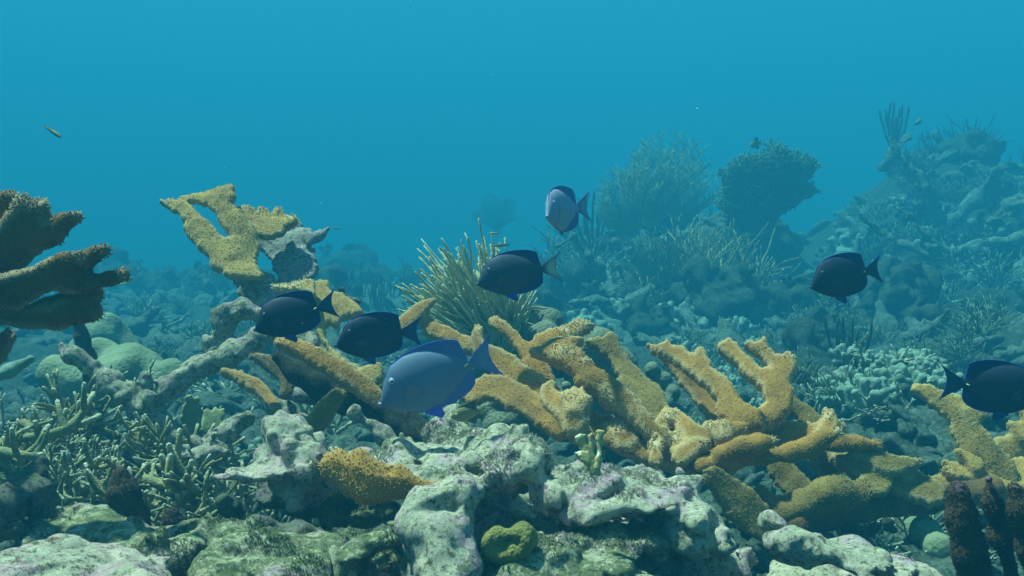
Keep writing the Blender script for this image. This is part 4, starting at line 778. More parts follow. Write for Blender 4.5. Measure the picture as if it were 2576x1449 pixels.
    up('plume', 1, 1665, 540, 6.9, 1.3, 'ghostly broad sea plume at the back of the mound top', -.1, (0, -.05), 'sea plumes')
    up('rods', 0, 1440, 600, 6.6, .65, 'dark upright rods beside the facing fish tail', .1, (0, -.1), 'sea rods on the mound')
    up('rods', 1, 1500, 640, 6.2, .9, 'dark short rods left of the feathery plumes', .3, (0, .1), 'sea rods on the mound')
    up('rods', 0, 2255, 375, 7.0, .75, 'tall dark finger rods crowning the right reef', 0, (0, 0), 'sea rods on the mound')
    up('rods', 1, 2140, 930, 4.2, .55, 'dim thin rods beside the right hand slope', 0, (0, 0), 'sea rods on the mound')
background()

def special():
    # overhanging head on the mound, tilted
    S = Solid(); z = ZD; C = [(1840, 448), (1864, 418), (1900, 408), (1930, 408), (1947, 401), (1947, 383), (1970, 388), (2000, 394), (2017, 404), (2039, 414), (2042, 434), (2039, 468), (2035, 501), (2010, 504), (1967, 531), (1924, 558), (1884, 584), (1850, 584), (1827, 568), (1827, 511), (1844, 501), (1837, 461)]
    S.plate([C], z, far(6.0), (.1, -.9, -.2), .2, bulge=.4, bend=.01, seed=4); S.noise(.08, .26, 5, True).noise(.05, .11, 6, True).noise(.02, .05, 7); V, Q = S.build(.022)
    o = V.mean(0); o[2] = V[:, 2].min(); t = thing('overhanging_coral', 'big dark tilted coral head overhanging the mound, bushy growth along its top', 'coral', o)
    part('head', V, [Q], M['head_dark'], t)
    rng = random.Random(5); pp = []
    n, ar = quad_info(V, Q); up_ = np.where((n[:, 2] > .1) | ((n[:, 1] < -.4) & (n[:, 2] > -.45)))[0]
    for i in range(1100):
        f = rng.choice(up_); p = V[Q[f, 0]]; pp += branch_paths(rng, p, unit(n[f] + np.array([rng.gauss(0, .3), rng.gauss(0, .3), .4])), rng.uniform(.03, .07), .009, 1, .8, 0, 3)
    V2, fs, tt = tubes(pp, 4); part('bushy_growth', V2, fs, M['bushy'], t, tt[:, None])
    S = Solid()
    for a, b in (((1890, 560), (1810, 640)), ((1810, 640), (1740, 720)), ((1740, 720), (1690, 800))): S.seg(P(*a, far(6.2)), P(*b, far(6.2)), .32, .48, .3, .42, (0, -.5, .8), .05)
    S.noise(.09, .28, 8, True).noise(.05, .11, 9, True); V3, Q3 = S.build(.024); part('stem', V3, [Q3], M['head_dark'], t)
    # dead elkhorn on the far right reef
    for L, d, lab in (([(2235, 350, 12), (2260, 385, 16), (2300, 430, 20), (2330, 470, 22), (2360, 560, 26)], 6.2, 'pale topped dead elkhorn arm below the tall rods on the right reef'), ([(2318, 300, 6), (2280, 345, 12), (2250, 380, 16), (2230, 430, 20)], 6.4, 'thin dead arm reaching up right from the right reef crown'),
                      ([(2350, 335, 10), (2390, 380, 14), (2440, 430, 18), (2480, 520, 20)], 7.0, 'very dim slanting arm behind the right reef crown'), ([(2250, 515, 10), (2290, 550, 16), (2330, 590, 18), (2350, 660, 20)], 5.6, 'pale broken arm on the face of the right reef'),
                      ([(2160, 535, 8), (2200, 575, 13), (2260, 610, 15), (2330, 640, 15)], 5.5, 'pale thin arm at the left foot of the right reef'), ([(2580, 500, 20), (2540, 520, 16), (2500, 560, 16), (2460, 640, 20)], 5.8, 'pale dead arm at the right frame edge of the reef'),
                      ([(1395, 620, 8), (1440, 600, 14), (1480, 640, 18), (1510, 700, 18)], 5.4, 'pale dead coral arm below the facing fish'), ([(1750, 545, 10), (1790, 560, 12), (1830, 590, 14), (1870, 620, 10)], 6.0, 'pale dead coral arm under the tilted head'),
                      ([(1430, 760, 12), (1500, 750, 16), (1550, 780, 18), (1640, 720, 16)], 5.2, 'white dead coral limb at the foot of the fan mound')):
        S = Solid(); limb(S, [(a, b, c * 1.0) for a, b, c in L], ZD, far(d), (0, -.5, .85), .03, False, flat=1.5); kf = far(d) / d; S.noise(.025 * kf, .07 * kf, int(d * 100 + L[0][0]), True).noise(.015 * kf, .03 * kf, 3, True).noise(.006 * kf, .015 * kf, 4); V, Q = S.build(.010 * kf)
        o = V.mean(0); o[2] = V[:, 2].min(); tag(put('dead_coral', V, [Q], M['farpale'], None, None, o), lab, 'coral', 'dead arms on the far reef')
    # boulders behind the antlers, grey smooth lobes
    def lobes(label, balls, mat, seed, group, h=.006, a=.006, kk=.010):
        S = Solid()
        for px, py, d, r in balls: S.ball(P(px, py, d), [r / F * d] * 3, kk)
        S.noise(a, .05, seed).noise(.002, .018, seed + 1); V, Q = S.build(h); o = V.mean(0); o[2] = V[:, 2].min(); tag(put('boulder_coral', V, [Q], mat, None, None, o), label, 'coral', group)
    gb = 'smooth lobed boulder corals'
    lobes('grey lobed boulder coral at the foot of the pale sea rod bush', [(1345, 805, 3.0, 38), (1385, 810, 2.98, 35), (1320, 845, 2.95, 38), (1370, 850, 2.92, 42), (1410, 835, 3.0, 30), (1340, 900, 3.0, 60), (1400, 900, 3.05, 50)], M['boulder'], 301, gb)
    lobes('grey lobed boulder coral seen through the gap behind the widest antler blade', [(1500, 880, 2.9, 60), (1545, 930, 2.92, 62), (1480, 940, 2.95, 60), (1440, 890, 3.0, 35), (1560, 1010, 3.0, 70), (1470, 1030, 3.0, 60)], M['boulder'], 302, gb)
    lobes('small grey boulder coral lobes right of the olive antler blade', [(1640, 930, 2.9, 22), (1665, 960, 2.9, 26), (1690, 990, 2.88, 24), (1670, 1020, 2.86, 30), (1705, 1040, 2.9, 26), (1700, 1090, 2.9, 40), (1640, 1000, 2.95, 30)], M['boulder'], 303, gb)
    lobes('round grey boulder coral above the white ledge, right of the small brown fish', [(1255, 1010, 2.4, 34), (1225, 1030, 2.4, 26), (1290, 1030, 2.42, 36), (1260, 1070, 2.4, 50), (1330, 1080, 2.45, 50)], M['boulder'], 304, gb)
    lobes('tiny pair of grey round corals between two antler limbs', [(1385, 958, 2.7, 14), (1425, 970, 2.7, 15), (1400, 1000, 2.75, 30)], M['boulder'], 306, gb)
    lobes('broad pale green boulder coral behind the left end of the dead V branch', [(250, 900, 3.3, 44), (310, 915, 3.25, 50), (370, 930, 3.25, 46), (425, 940, 3.2, 42), (200, 930, 3.3, 44), (140, 940, 3.2, 46), (300, 960, 3.2, 70), (180, 980, 3.2, 60), (400, 980, 3.2, 50)], M['palegreen'], 305, gb, .008, .012, .04)
    lobes('faint pale hump beyond the broad green boulder coral', [(265, 850, 4.4, 60), (230, 890, 4.4, 60), (300, 900, 4.4, 60)], M['palegreen'], 307, gb, .01, .012, .05)
    lobes('pale rounded coral on the bed at the bottom right, beside the dark pillars', [(2330, 1340, 2.2, 40), (2365, 1380, 2.15, 46), (2300, 1330, 2.3, 30)], M['palegreen'], 308, gb)
    lobes('small tan knob coral in front of the shaded mauve lumps', [(792, 1310, 1.55, 14), (800, 1322, 1.55, 13)], M['palegreen'], 309, gb, .004)
    # mustard coral
    S = Solid()
    for px, py, r in ((1225, 1365, 24), (1260, 1350, 24), (1300, 1345, 22), (1330, 1335, 24), (1335, 1365, 22), (1240, 1390, 26), (1280, 1385, 26), (1315, 1385, 24), (1270, 1400, 24), (1215, 1385, 18)): S.ball(P(px, py, 1.38), (r / F * 1.5, r / F * 1.8, r / F * 1.25), .012)
    S.noise(.011, .022, 31, True).noise(.004, .010, 32, True); V, Q = S.build(.0035); o = V.mean(0); o[2] = V[:, 2].min(); tag(put('mustard_coral', V, [Q], M['mustard'], None, None, o), 'bright yellow green crinkled coral cushion in the dark hollow of the foreground rock', 'coral')
    # fire coral
    t = thing('fire_coral', 'small pale yellow fire coral blades with white tips standing on the foreground rock', 'coral', P(1495, 1195, 1.43))
    for c, d, sd_ in (([(2130, 400), (2170, 368), (2215, 375), (2215, 440), (2240, 450), (2228, 380), (2262, 356), (2278, 440), (2290, 560), (2300, 343), (2350, 348), (2348, 560), (2330, 460), (2362, 500), (2357, 560), (2320, 600), (2335, 700), (2265, 690), (2240, 620), (2190, 590), (2150, 548), (2130, 515), (2180, 505), (2185, 460), (2140, 438)], 1.43, 1), ([(2280, 560), (2300, 510), (2325, 540), (2320, 620), (2300, 680), (2270, 640)], 1.40, 2), ([(2150, 540), (2170, 500), (2230, 520), (2240, 600), (2190, 600)], 1.41, 3)):
        S = Solid(); S.plate([c], Z4, d, (.2, -.9, .3), 0.0042, bulge=.05, bend=.004, seed=sd_); S.noise(.0006, .012, sd_); V, Q = S.build(.0020)
        zt = V[:, 2]; g = np.zeros(len(V))
        for x, y in ((2150, 385), (2195, 370), (2240, 370), (2265, 360), (2310, 345), (2345, 350), (2140, 510), (2300, 512)): g = np.maximum(g, np.clip(1.3 - np.linalg.norm(V - P(*Z4(x, y), d), axis=1) / .014, 0, 1))
        part('blade', V, [Q], M['fire'], t, np.stack([g, g, g], 1))
    t = thing('fire_coral', 'pale green fire coral blades standing behind the dead V branch', 'coral', P(510, 1080, 2.5))
    for c, sd_ in (([(1060, 570), (1070, 450), (1090, 440), (1100, 390), (1130, 375), (1150, 400), (1170, 380), (1190, 410), (1180, 450), (1200, 470), (1190, 570), (1120, 620)], 5), ([(1190, 600), (1200, 500), (1220, 460), (1250, 480), (1270, 450), (1290, 470), (1320, 460), (1335, 500), (1310, 530), (1330, 560), (1280, 610), (1230, 640)], 6)):
        S = Solid(); S.plate([c], Z2, 2.5 + .04 * (sd_ - 5), (.3, -.9, .3), .007, bulge=.06, bend=.012, seed=sd_); S.noise(.0025, .03, sd_); V, Q = S.build(.004)
        part('blade', V, [Q], M['firegreen'], t, np.zeros((len(V), 3)))
    # crusting elkhorn plate on the rock
    t = thing('elkhorn_coral', 'ochre elkhorn crust plate spread over the foreground rock beside the pale column', 'coral', P(960, 1250, 1.55), 'elkhorn corals')
    elk_part('plate', [], Z4, 1.55, M['elk'], t, 61, n=(.05, -.8, .6), h=.0035, sp=.0060, pale=.1, nub_len=.0050, amp=1.2, plates=[{'c': [[(212, 612), (250, 558), (350, 528), (425, 572), (500, 518), (565, 540), (625, 612), (720, 640), (820, 640), (905, 690), (985, 742), (1085, 742), (1185, 722), (1120, 795), (1050, 860), (1000, 900), (880, 866), (760, 855), (680, 866), (600, 895), (500, 885), (425, 822), (325, 742), (235, 682)]], 'th': .018, 'bend': .008, 'bulge': .4}])
    # pillars
    def pil(pts, d, label, sd_, top=True):
        S = Solid()
        for (a, wa), (b, wb) in zip(pts[:-1], pts[1:]): S.seg(P(*a, d), P(*b, d), wa / F * d, wb / F * d, wa / F * d, wb / F * d, (0, -1, 0), .02)
        S.noise(.0035, .05, sd_).noise(.003, .016, sd_ + 1, True); V, Q = S.build(.0035); o = V.mean(0); o[2] = V[:, 2].min()
        t = thing('pillar_coral', label, 'coral', o, 'dark pillar corals')
        NV, NQ, _ = nubs(V, Q, .0042, .0011, .0014, sd_); part('column', np.concatenate([V, NV]), [np.concatenate([Q, NQ + len(V)])], M['pillar'], t)
        if top:
            (x, y), wd = pts[0]; S = Solid(); rng = random.Random(sd_)
            for i in range(4): S.ball(P(x + rng.uniform(-.6, .6) * wd, y - wd * .5 + rng.uniform(-.3, .5) * wd, d - .01 + rng.uniform(-.02, .01)), [wd / F * d * rng.uniform(.28, .42)] * 3, .006)
            S.noise(.003, .015, sd_ + 5); V, Q = S.build(.0035); part('crusted_tip', V, [Q], M['purple'], t)
    pil([((2408, 1245), 28), ((2420, 1310), 33), ((2440, 1390), 35), ((2470, 1520), 36)], 1.32, 'widest dark brown pillar in the bottom right corner, purple crust on its top', 401)
    pil([((2486, 1212), 10), ((2496, 1262), 17), ((2518, 1350), 22), ((2560, 1500), 24)], 1.36, 'slim dark brown pillar between its two neighbours in the bottom right corner', 402)
    pil([((2553, 1232), 15), ((2566, 1290), 21), ((2590, 1380), 25), ((2630, 1520), 26)], 1.30, 'dark brown pillar cut by the right frame edge at the bottom corner', 403)
    pil([((304, 1195), 24), ((312, 1240), 34), ((328, 1300), 38), ((345, 1370), 40)], 1.68, 'stout dark brown column standing alone in the staghorn tangle', 404, False)
    pil([((434, 1290), 14), ((432, 1310), 19), ((430, 1340), 20)], 1.75, 'short stubby brown column near the stout column', 405, False)
    pil([((195, 800), 14), ((205, 850), 16), ((220, 900), 18), ((230, 950), 18)], 2.9, 'thin dim post leaning before the broad green boulder coral', 406, False)
    # pale log on the left
    S = Solid(); limb(S, [(-40, 960, 14), (20, 935, 17), (75, 905, 14)], ZD, 2.5, (0, -.5, .8), .02, False, flat=1.6); S.noise(.01, .04, 77, True); V, Q = S.build(.006); o = V.mean(0); o[2] = V[:, 2].min(); tag(put('dead_coral', V, [Q], M['pale'], None, None, o), 'pale dead stick at the left frame edge below the dark elkhorn', 'coral', 'dead elkhorn skeletons')
M['head_dark'] = m_rock('dark_coral_head', cream=(.16, .18, .11), mauve=(.10, .11, .09), pale=(.12, .15, .10), green=(.08, .11, .05), gw=.6, off=90)
special()

def sea_rod_bush():
    rng = random.Random(8); base = P(1240, 905, 2.95); pp = []
    N = 240
    for i in range(N):
        a = i / (N - 1); ang = R(166 - 106 * a ** .9) + rng.gauss(0, .05); 
        d = np.array([math.cos(ang), rng.gauss(-.05, .28), math.sin(ang)]); d = unit(d)
        L = (.36 if a < .75 else .26) * rng.uniform(.45, 1.0) * (1 - .25 * max(0, a - .6)); pts = [base + np.array([rng.uniform(-.03, .05), rng.uniform(-.03, .03), rng.uniform(-.02, .03)])]; q = unit(d + np.array([.25, 0, .45]))
        for k in range(11): q = unit(q * .86 + d * .14 + np.array([rng.gauss(0, .03), rng.gauss(0, .03), .012])); pts.append(pts[-1] + q * L / 11)
        pp.append((pts, np.linspace(.0036, .0030, 12)))
        for b in range(rng.choice((1, 2, 2, 3))):
            k = rng.randint(4, 8); st = pts[k]; qq = unit(q + np.array([rng.gauss(0, .35), rng.gauss(0, .25), rng.gauss(.1, .3)])); l2 = L * rng.uniform(.3, .5); p2 = [st]
            for j in range(6): qq = unit(qq * .85 + q * .15); p2.append(p2[-1] + qq * l2 / 6)
            pp.append((p2, np.linspace(.0034, .0028, 7)))
    V, fs, t = tubes(pp, 6); V = V + .0018 * np.stack([vnoise(V, .009, 80 + i) for i in range(3)], 1)
    ob = base.copy(); ob[2] -= .05; th = thing('sea_rod', 'large pale yellow sea rod bush fanning out behind the striped dark fish', 'coral', ob)
    part('rods', V, fs, M['rod'], th, t[:, None])
    S = Solid(); S.ball(base, (.07, .05, .05), .02).ball(base + np.array([.02, 0, -.07]), (.10, .08, .08), .02); S.noise(.008, .04, 5); V, Q = S.build(.006); part('holdfast', V, [Q], M['boulder'], th)
sea_rod_bush()

def thicket():
    rng = random.Random(77); it = []
    spots = [(20, 1120, 2.3), (70, 1060, 2.5), (140, 1030, 2.6), (210, 1000, 2.7), (60, 1180, 2.1), (130, 1110, 2.35), (190, 1080, 2.4), (250, 1060, 2.5), (310, 1050, 2.55), (110, 1230, 2.0), (180, 1190, 2.1), (240, 1160, 2.15), (270, 1130, 2.25), (370, 1100, 2.3), (420, 1180, 2.1), (390, 1230, 2.0), (470, 1230, 1.95), (520, 1260, 1.95), (440, 1130, 2.3), (560, 1290, 1.9), (590, 1250, 2.0), (480, 1290, 1.85), (360, 1290, 1.85), (210, 1260, 1.9), (20, 1200, 2.1), (640, 1290, 1.95), (300, 1000, 2.9), (10, 1050, 2.6)]
    spots.sort()
    for i, (px, py, d) in enumerate(spots):
        near = 'in the tangle left of the stout column' if px < 300 else 'in the tangle right of the stout column'
        row = [s for s in spots if (s[0] < 300) == (px < 300)].index((px, py, d))
        place('stag' if rng.random() < .72 else 'stagpale', i, P(px, py + 60, d), rng.uniform(.5, .85), rng.random() * 6.28, (rng.uniform(-.7, .7), rng.uniform(-.7, .7)), f"green staghorn branches, {ORD[row]}{' from left,' if row else ''} {near}", 'staghorn tangle')
    # a few bold arms lying over the tangle
    for pts, d, lab in (([(0, 1115), (70, 1100), (150, 1090), (200, 1050), (235, 990)], 2.2, 'long bare staghorn arm rising over the tangle at the left'), ([(60, 1065), (90, 1085), (130, 1100), (170, 1085), (250, 1045)], 2.25, 'curved staghorn arm with a pale tip across the tangle'), ([(0, 1135), (60, 1145), (105, 1145)], 2.1, 'short staghorn arm at the left frame edge'),
                        ([(360, 1205), (420, 1222), (460, 1225), (490, 1180)], 1.95, 'hooked staghorn arm right of the stout column'), ([(440, 1130), (445, 1170), (458, 1215)], 1.98, 'upright staghorn arm joining the hooked one')):
        Q3 = [P(x, y, d - .05 * math.sin(i)) for i, (x, y) in enumerate(pts)]; q = np.array(Q3); tt = np.linspace(0, len(q) - 1, 18); q = np.stack([np.interp(tt, range(len(q)), q[:, i]) for i in range(3)], 1)
        for _ in range(2): q[1:-1] = (q[:-2] + 2 * q[1:-1] + q[2:]) / 4
        pp = [(list(q), np.linspace(.011, .007, 18))]
        for k in (6, 10, 14): e = unit(q[k + 1] - q[k] + np.array([rng.gauss(0, .02), rng.gauss(0, .02), .03])); pp.append(([q[k], q[k] + e * .03, q[k] + unit(e + np.array([0, 0, .4])) * .065], [.008, .007, .005]))
        V, fs, t = tubes(pp, 8); V = V + .002 * np.stack([vnoise(V, .012, 90 + i) for i in range(3)], 1); o = V.mean(0); o[2] = V[:, 2].min()
        tag(put('staghorn_coral', V, fs, M['stag'], None, t[:, None], o), lab, 'coral', 'staghorn tangle')
thicket()

def rubble():
    rng = np.random.default_rng(4); protos = []
    for k in range(4):
        S = Solid(); S.ball((0, 0, 0), (.05, .035, .022), .02)
        if k % 2: S.seg((-.05, 0, 0), (.06, .01, .02), .014, .01, .014, .01, (0, 0, 1), .02)
        S.noise(.012, .03, k, True).noise(.006, .015, k + 9); protos.append(S.build(.008))
    VV, QQ, o = [], [], 0
    N = 2600; d = 1.7 + 6.5 * rng.random(N) ** 1.4; px = rng.uniform(-80, 2660, N); pts = np.array([P(a, 900, far(b)) for a, b in zip(px, d)]); z = ground(pts[:, 0], pts[:, 1])
    for i in range(N):
        V, Q = protos[i % 4]; s = rng.uniform(.4, 1.3) * (1 + .12 * d[i]) * far(d[i]) / d[i]; a = rng.random() * 6.28; c, q = math.cos(a), math.sin(a); t = rng.uniform(-.6, .6)
        W = V * s; W = np.stack([W[:, 0] * c - W[:, 1] * q, W[:, 0] * q + W[:, 1] * c, W[:, 2] + W[:, 0] * t], 1) + np.array([pts[i, 0], pts[i, 1], z[i] + .01]); VV.append(W); QQ.append(Q + o); o += len(V)
    ob = put('coral_rubble', np.concatenate(VV), [np.concatenate(QQ)], M['rubble']); tag(ob, 'loose pale and green coral rubble strewn over the sea bed', 'rubble', None, 'stuff')
M['rubble'] = m_rock('rubble_pieces', cream=(0.181, 0.238, 0.182), mauve=(0.102, 0.119, 0.105), green=(0.060, 0.098, 0.049), pale=(0.108, 0.154, 0.112), gw=.5, off=33)  # greened rubble: the water's tint is partly mixed into the colour
rubble()

# ------------------------------------------------------------------ fish
TANG_U = [(0, .012), (.02, .035), (.05, .075), (.085, .13), (.117, .18), (.17, .25), (.245, .313), (.33, .348), (.417, .366), (.55, .377), (.671, .370), (.78, .352), (.875, .325), (.95, .29), (.985, .262), (.992, .16), (.998, .056), (1.0, .055)]
TANG_L = [(0, -.022), (.015, -.045), (.033, -.059), (.1, -.115), (.2, -.179), (.29, -.228), (.382, -.262), (.5, -.285), (.606, -.295), (.72, -.297), (.818, -.283), (.9, -.255), (.96, -.215), (.985, -.17), (.993, -.10), (.998, -.053), (1.0, -.052)]
TANG_B = ([(0, .012), (.117, .18), (.245, .311), (.417, .35), (.55, .335), (.669, .295), (.826, .205), (.93, .1), (1, .054)], [(0, -.022), (.1, -.115), (.2, -.179), (.382, -.262), (.5, -.265), (.606, -.25), (.8, -.165), (.93, -.08), (1, -.052)])
TANG_T = [(0, .018), (.04, .038), (.12, .07), (.25, .1), (.4, .112), (.55, .1), (.75, .065), (.9, .032), (1, .02)]
TANG_TAIL = ((1.347, .205), (1.215, -.03), (1.275, -.268))
DAM_U = [(0, .01), (.06, .08), (.15, .16), (.3, .25), (.45, .31), (.6, .35), (.75, .40), (.86, .43), (.92, .38), (.95, .16), (1, .075)]
DAM_L = [(0, -.02), (.08, -.09), (.2, -.17), (.35, -.22), (.55, -.245), (.65, -.27), (.78, -.36), (.88, -.37), (.94, -.28), (.96, -.1), (1, -.07)]
DAM_B = ([(0, .01), (.15, .16), (.3, .24), (.5, .26), (.7, .21), (.9, .1), (1, .07)], [(0, -.02), (.2, -.17), (.35, -.22), (.55, -.23), (.75, -.17), (.9, -.09), (1, -.065)])
DAM_TAIL = ((1.36, .20), (1.2, .01), (1.34, -.18))
WR_U = [(0, .005), (.06, .045), (.2, .085), (.4, .10), (.65, .095), (.85, .08), (.92, .055), (1, .045)]
WR_L = [(0, -.01), (.06, -.04), (.2, -.075), (.4, -.09), (.65, -.085), (.85, -.07), (.92, -.05), (1, -.042)]
WR_B = ([(0, .005), (.06, .045), (.2, .075), (.4, .085), (.65, .075), (1, .042)], [(0, -.01), (.06, -.04), (.2, -.07), (.4, -.08), (.65, -.07), (1, -.04)])
WR_TAIL = ((1.17, .07), (1.16, 0), (1.17, -.07))
def fish(name, label, snout, ped, mats, U=TANG_U, Lw=TANG_L, Bd=TANG_B, T=TANG_T, tail=TANG_TAIL, eye=(.215, .165, .034), eyecols=('eye_ring', 'eye_iris'), spine=True, pect=(.275, -.045, .17), pel=(.385, -.255, .20), bend=0.0, up=None, group='surgeonfish shoal', cat='fish', roll=0.0, tw=1.0):
    S_, Pd = P(*snout), P(*ped); e = Pd - S_; L = np.linalg.norm(e); ex = e / L; upv = np.array([0, 0, 1.]) if up is None else np.array(up, float); ez = unit(upv - ex * (upv @ ex)); ey = np.cross(ez, ex)
    if roll: c, q = math.cos(roll), math.sin(roll); ez, ey = ez * c + ey * q, ey * c - ez * q
    f = lambda tab, x: np.interp(x, [a for a, _ in tab], [b for _, b in tab])
    s = np.unique(np.concatenate([np.linspace(0, .08, 14), np.linspace(.08, .93, 64), np.linspace(.93, 1, 24)])); Mv = 44; v = (1 - np.cos(np.linspace(0, math.pi, Mv))) / 2
    def sm(tab, x):
        y = f(tab, x); y2 = y.copy(); y2[2:-26] = (y[:-28] + 2 * y[1:-27] + 3 * y[2:-26] + 2 * y[3:-25] + y[4:-24]) / 9; return y2
    uo, lo_ = sm(U, s), sm(Lw, s); ub, lb = sm(Bd[0], s), sm(Bd[1], s); th = f(T, s) * tw
    X = np.repeat(s[:, None], Mv, 1); Zz = lo_[:, None] + (uo - lo_)[:, None] * v[None]
    zc = ((ub + lb) / 2)[:, None]; hb = ((ub - lb) / 2)[:, None] + 1e-6; q = np.clip(1 - ((Zz - zc) / hb) ** 2, 0, 1); Yh = th[:, None] * q ** .62
    rayb = .0016 * np.sin(X * 210)
    fin = 1 - np.clip(q / .06, 0, 1); fin[s < .2] = 0; Yh = np.maximum(Yh, .0045 + fin * rayb)
    dist = np.minimum(uo[:, None] - Zz, Zz - lo_[:, None]); edge = np.clip(1 - dist / .016, 0, 1) * fin
    # tail
    nt = 22; root = np.stack([np.full(Mv, 1.0), Zz[-1]], 1); (tx, tz), (mx, mz), (bx, bz) = tail
    a = v * 2 - 1; k = np.abs(a) ** 1.7; rear = np.stack([mx + np.where(a > 0, tx - mx, bx - mx) * k, mz + np.where(a > 0, (tz - mz) * np.abs(a) ** .85, (bz - mz) * np.abs(a) ** .85)], 1)
    TX, TZ = [], []
    for i in range(1, nt + 1):
        u = i / nt; w_ = u ** 1.15; TX.append(root[:, 0] * (1 - u) + rear[:, 0] * u); TZ.append(root[:, 1] * (1 - w_) + rear[:, 1] * w_)
    TX, TZ = np.array(TX), np.array(TZ); ut = np.linspace(1 / nt, 1, nt)[:, None]
    TY = np.maximum(Yh[-1][None] * (1 - ut) ** 2, .0035 * (1 - .6 * ut) + .0012 * np.sin(v * 90)[None]); TY[-1] = .0005
    X = np.concatenate([X, TX]); Zz = np.concatenate([Zz, TZ]); Yh = np.concatenate([Yh, TY]); n = len(X)
    fin = np.concatenate([fin, np.repeat(np.clip(ut * 4, 0, 1), Mv, 1)]); tl = np.concatenate([np.zeros((len(s), Mv)), np.repeat(np.clip(ut * 2.5 - .3, 0, 1), Mv, 1)])
    ed = np.concatenate([edge, np.maximum(np.clip(1 - (1 - np.abs(a)) / .09, 0, 1)[None] * np.ones((nt, 1)), np.clip((ut - .93) / .07, 0, 1))])
    tl = tl * (1 - np.clip(np.abs(a)[None] * 1.2 - .35, 0, 1) * .8)
    Yh[0] = 0; Yh[:, 0] = 0; Yh[:, -1] = 0
    bx_ = bend * np.clip(X - .35, 0, 2) ** 2
    side = lambda sg: np.stack([(X - .5) * L, (sg * Yh + bx_) * L, Zz * L], -1).reshape(-1, 3)
    V = np.concatenate([side(1), side(-1)]); N1 = n * Mv; i = np.arange(n - 1)[:, None] * Mv + np.arange(Mv - 1)[None]
    q1 = np.stack([i, i + Mv, i + Mv + 1, i + 1], -1).reshape(-1, 4); q2 = (q1 + N1)[:, ::-1]; at = np.stack([fin, ed, tl], -1).reshape(-1, 3); at = np.concatenate([at, at])
    # weld outline (both sides share it)
    mp = np.arange(2 * N1); ids = np.arange(N1).reshape(n, Mv)
    for e_ in (ids[:, 0], ids[:, -1], ids[0], ): mp[e_ + N1] = e_
    me_ = np.concatenate([q1, q2]); me_ = mp[me_]
    rear_ids = ids[-1]; cap = np.stack([rear_ids[:-1], rear_ids[:-1] + N1, rear_ids[1:] + N1, rear_ids[1:]], 1); cap = mp[cap][1:-1]
    me = new_mesh(name, V, [np.concatenate([me_, cap])], mats['body'], at)
    o = bpy.data.objects.new(name, me); COL.objects.link(o)
    C = (S_ + Pd) / 2; o.matrix_world = Matrix([[ex[0], ey[0], ez[0], C[0]], [ex[1], ey[1], ez[1], C[1]], [ex[2], ey[2], ez[2], C[2]], [0, 0, 0, 1]]); tag(o, label, cat, group)
    def half(x, z): i_ = np.argmin(abs(s - x)); zc_, hb_ = zc[i_, 0], hb[i_, 0]; return th[i_] * max(0, 1 - ((z - zc_) / hb_) ** 2) ** .62
    def child(nm, V, fs, mat, par=o): c = bpy.data.objects.new(nm, new_mesh(nm, V, fs, mat)); COL.objects.link(c); c.parent = par; return c
    def disc(c, r, depth, sg, nr=5, ns=18):
        Vd = [[0, sg * depth, 0]]; 
        for j in range(1, nr + 1):
            for k_ in range(ns): t = k_ / ns * 2 * math.pi; rr = j / nr; Vd.append([r * rr * math.cos(t), sg * depth * (1 - rr ** 2) - (sg * .3 * r if j == nr else 0), r * rr * math.sin(t)])
        fs3 = [[0, 1 + k_, 1 + (k_ + 1) % ns] for k_ in range(ns)]; fs4 = [[1 + (j - 1) * ns + k_, 1 + j * ns + k_, 1 + j * ns + (k_ + 1) % ns, 1 + (j - 1) * ns + (k_ + 1) % ns] for j in range(1, nr) for k_ in range(ns)]
        return np.array(Vd) + c, [np.array(fs3), np.array(fs4)]
    for sg in (1, -1):
        y = half(eye[0], eye[1]); c = np.array([(eye[0] - .5) * L, sg * (y - .002) * L, eye[1] * L]); r = eye[2] * L
        Vd, fs = disc(c, r, r * .32, sg); eo = child('eye', Vd, fs, M[eyecols[0]])
        Vd, fs = disc(c + np.array([0, sg * r * .10, 0]), r * .72, r * .30, sg); child('iris', Vd, fs, M[eyecols[1]], eo)
        Vd, fs = disc(c + np.array([0, sg * r * .22, 0]), r * .46, r * .26, sg); child('pupil', Vd, fs, M['pupil'], eo)
        def finmesh(x0, z0, ang, ln, spread, outa, ns=14, nl=8):
            Vf = []; y = half(x0, z0)
            for j in range(nl):
                rr = j / (nl - 1)
                for k_ in range(ns):
                    t = ang + spread * (k_ / (ns - 1) - .5) * (.5 + .5 * rr); lr = ln * (1 - .35 * abs(k_ / (ns - 1) - .25)) * rr; w0 = (k_ / (ns - 1) - .5) * .05 * ln / .17
                    Vf.append([(x0 - .5 + lr * math.cos(t) - w0 * math.sin(t)) * L, sg * (y - .004 + lr * outa + .002 * math.sin(k_ * 2.2) * rr) * L, (z0 + lr * math.sin(t) + w0 * math.cos(t)) * L])
            Vf = np.array(Vf); n_ = len(Vf); V2 = Vf.copy(); V2[:, 1] -= sg * .004 * L; ii = np.arange(nl - 1)[:, None] * ns + np.arange(ns - 1)[None]; qa = np.stack([ii, ii + ns, ii + ns + 1, ii + 1], -1).reshape(-1, 4)
            return np.concatenate([Vf, V2]), [np.concatenate([qa, (qa + n_)[:, ::-1], np.array([[(nl - 1) * ns + k_, (nl - 1) * ns + k_ + 1, (nl - 1) * ns + k_ + 1 + n_, (nl - 1) * ns + k_ + n_] for k_ in range(ns - 1)])])]
        if pect: Vf, fs = finmesh(pect[0], pect[1], .35, pect[2], .75, .38); child('pectoral_fin', Vf, fs, mats['pect'])
        if pel: Vf, fs = finmesh(pel[0], pel[1], -.45, pel[2], .45, .05); child('pelvic_fin', Vf, fs, mats['pelvic'])
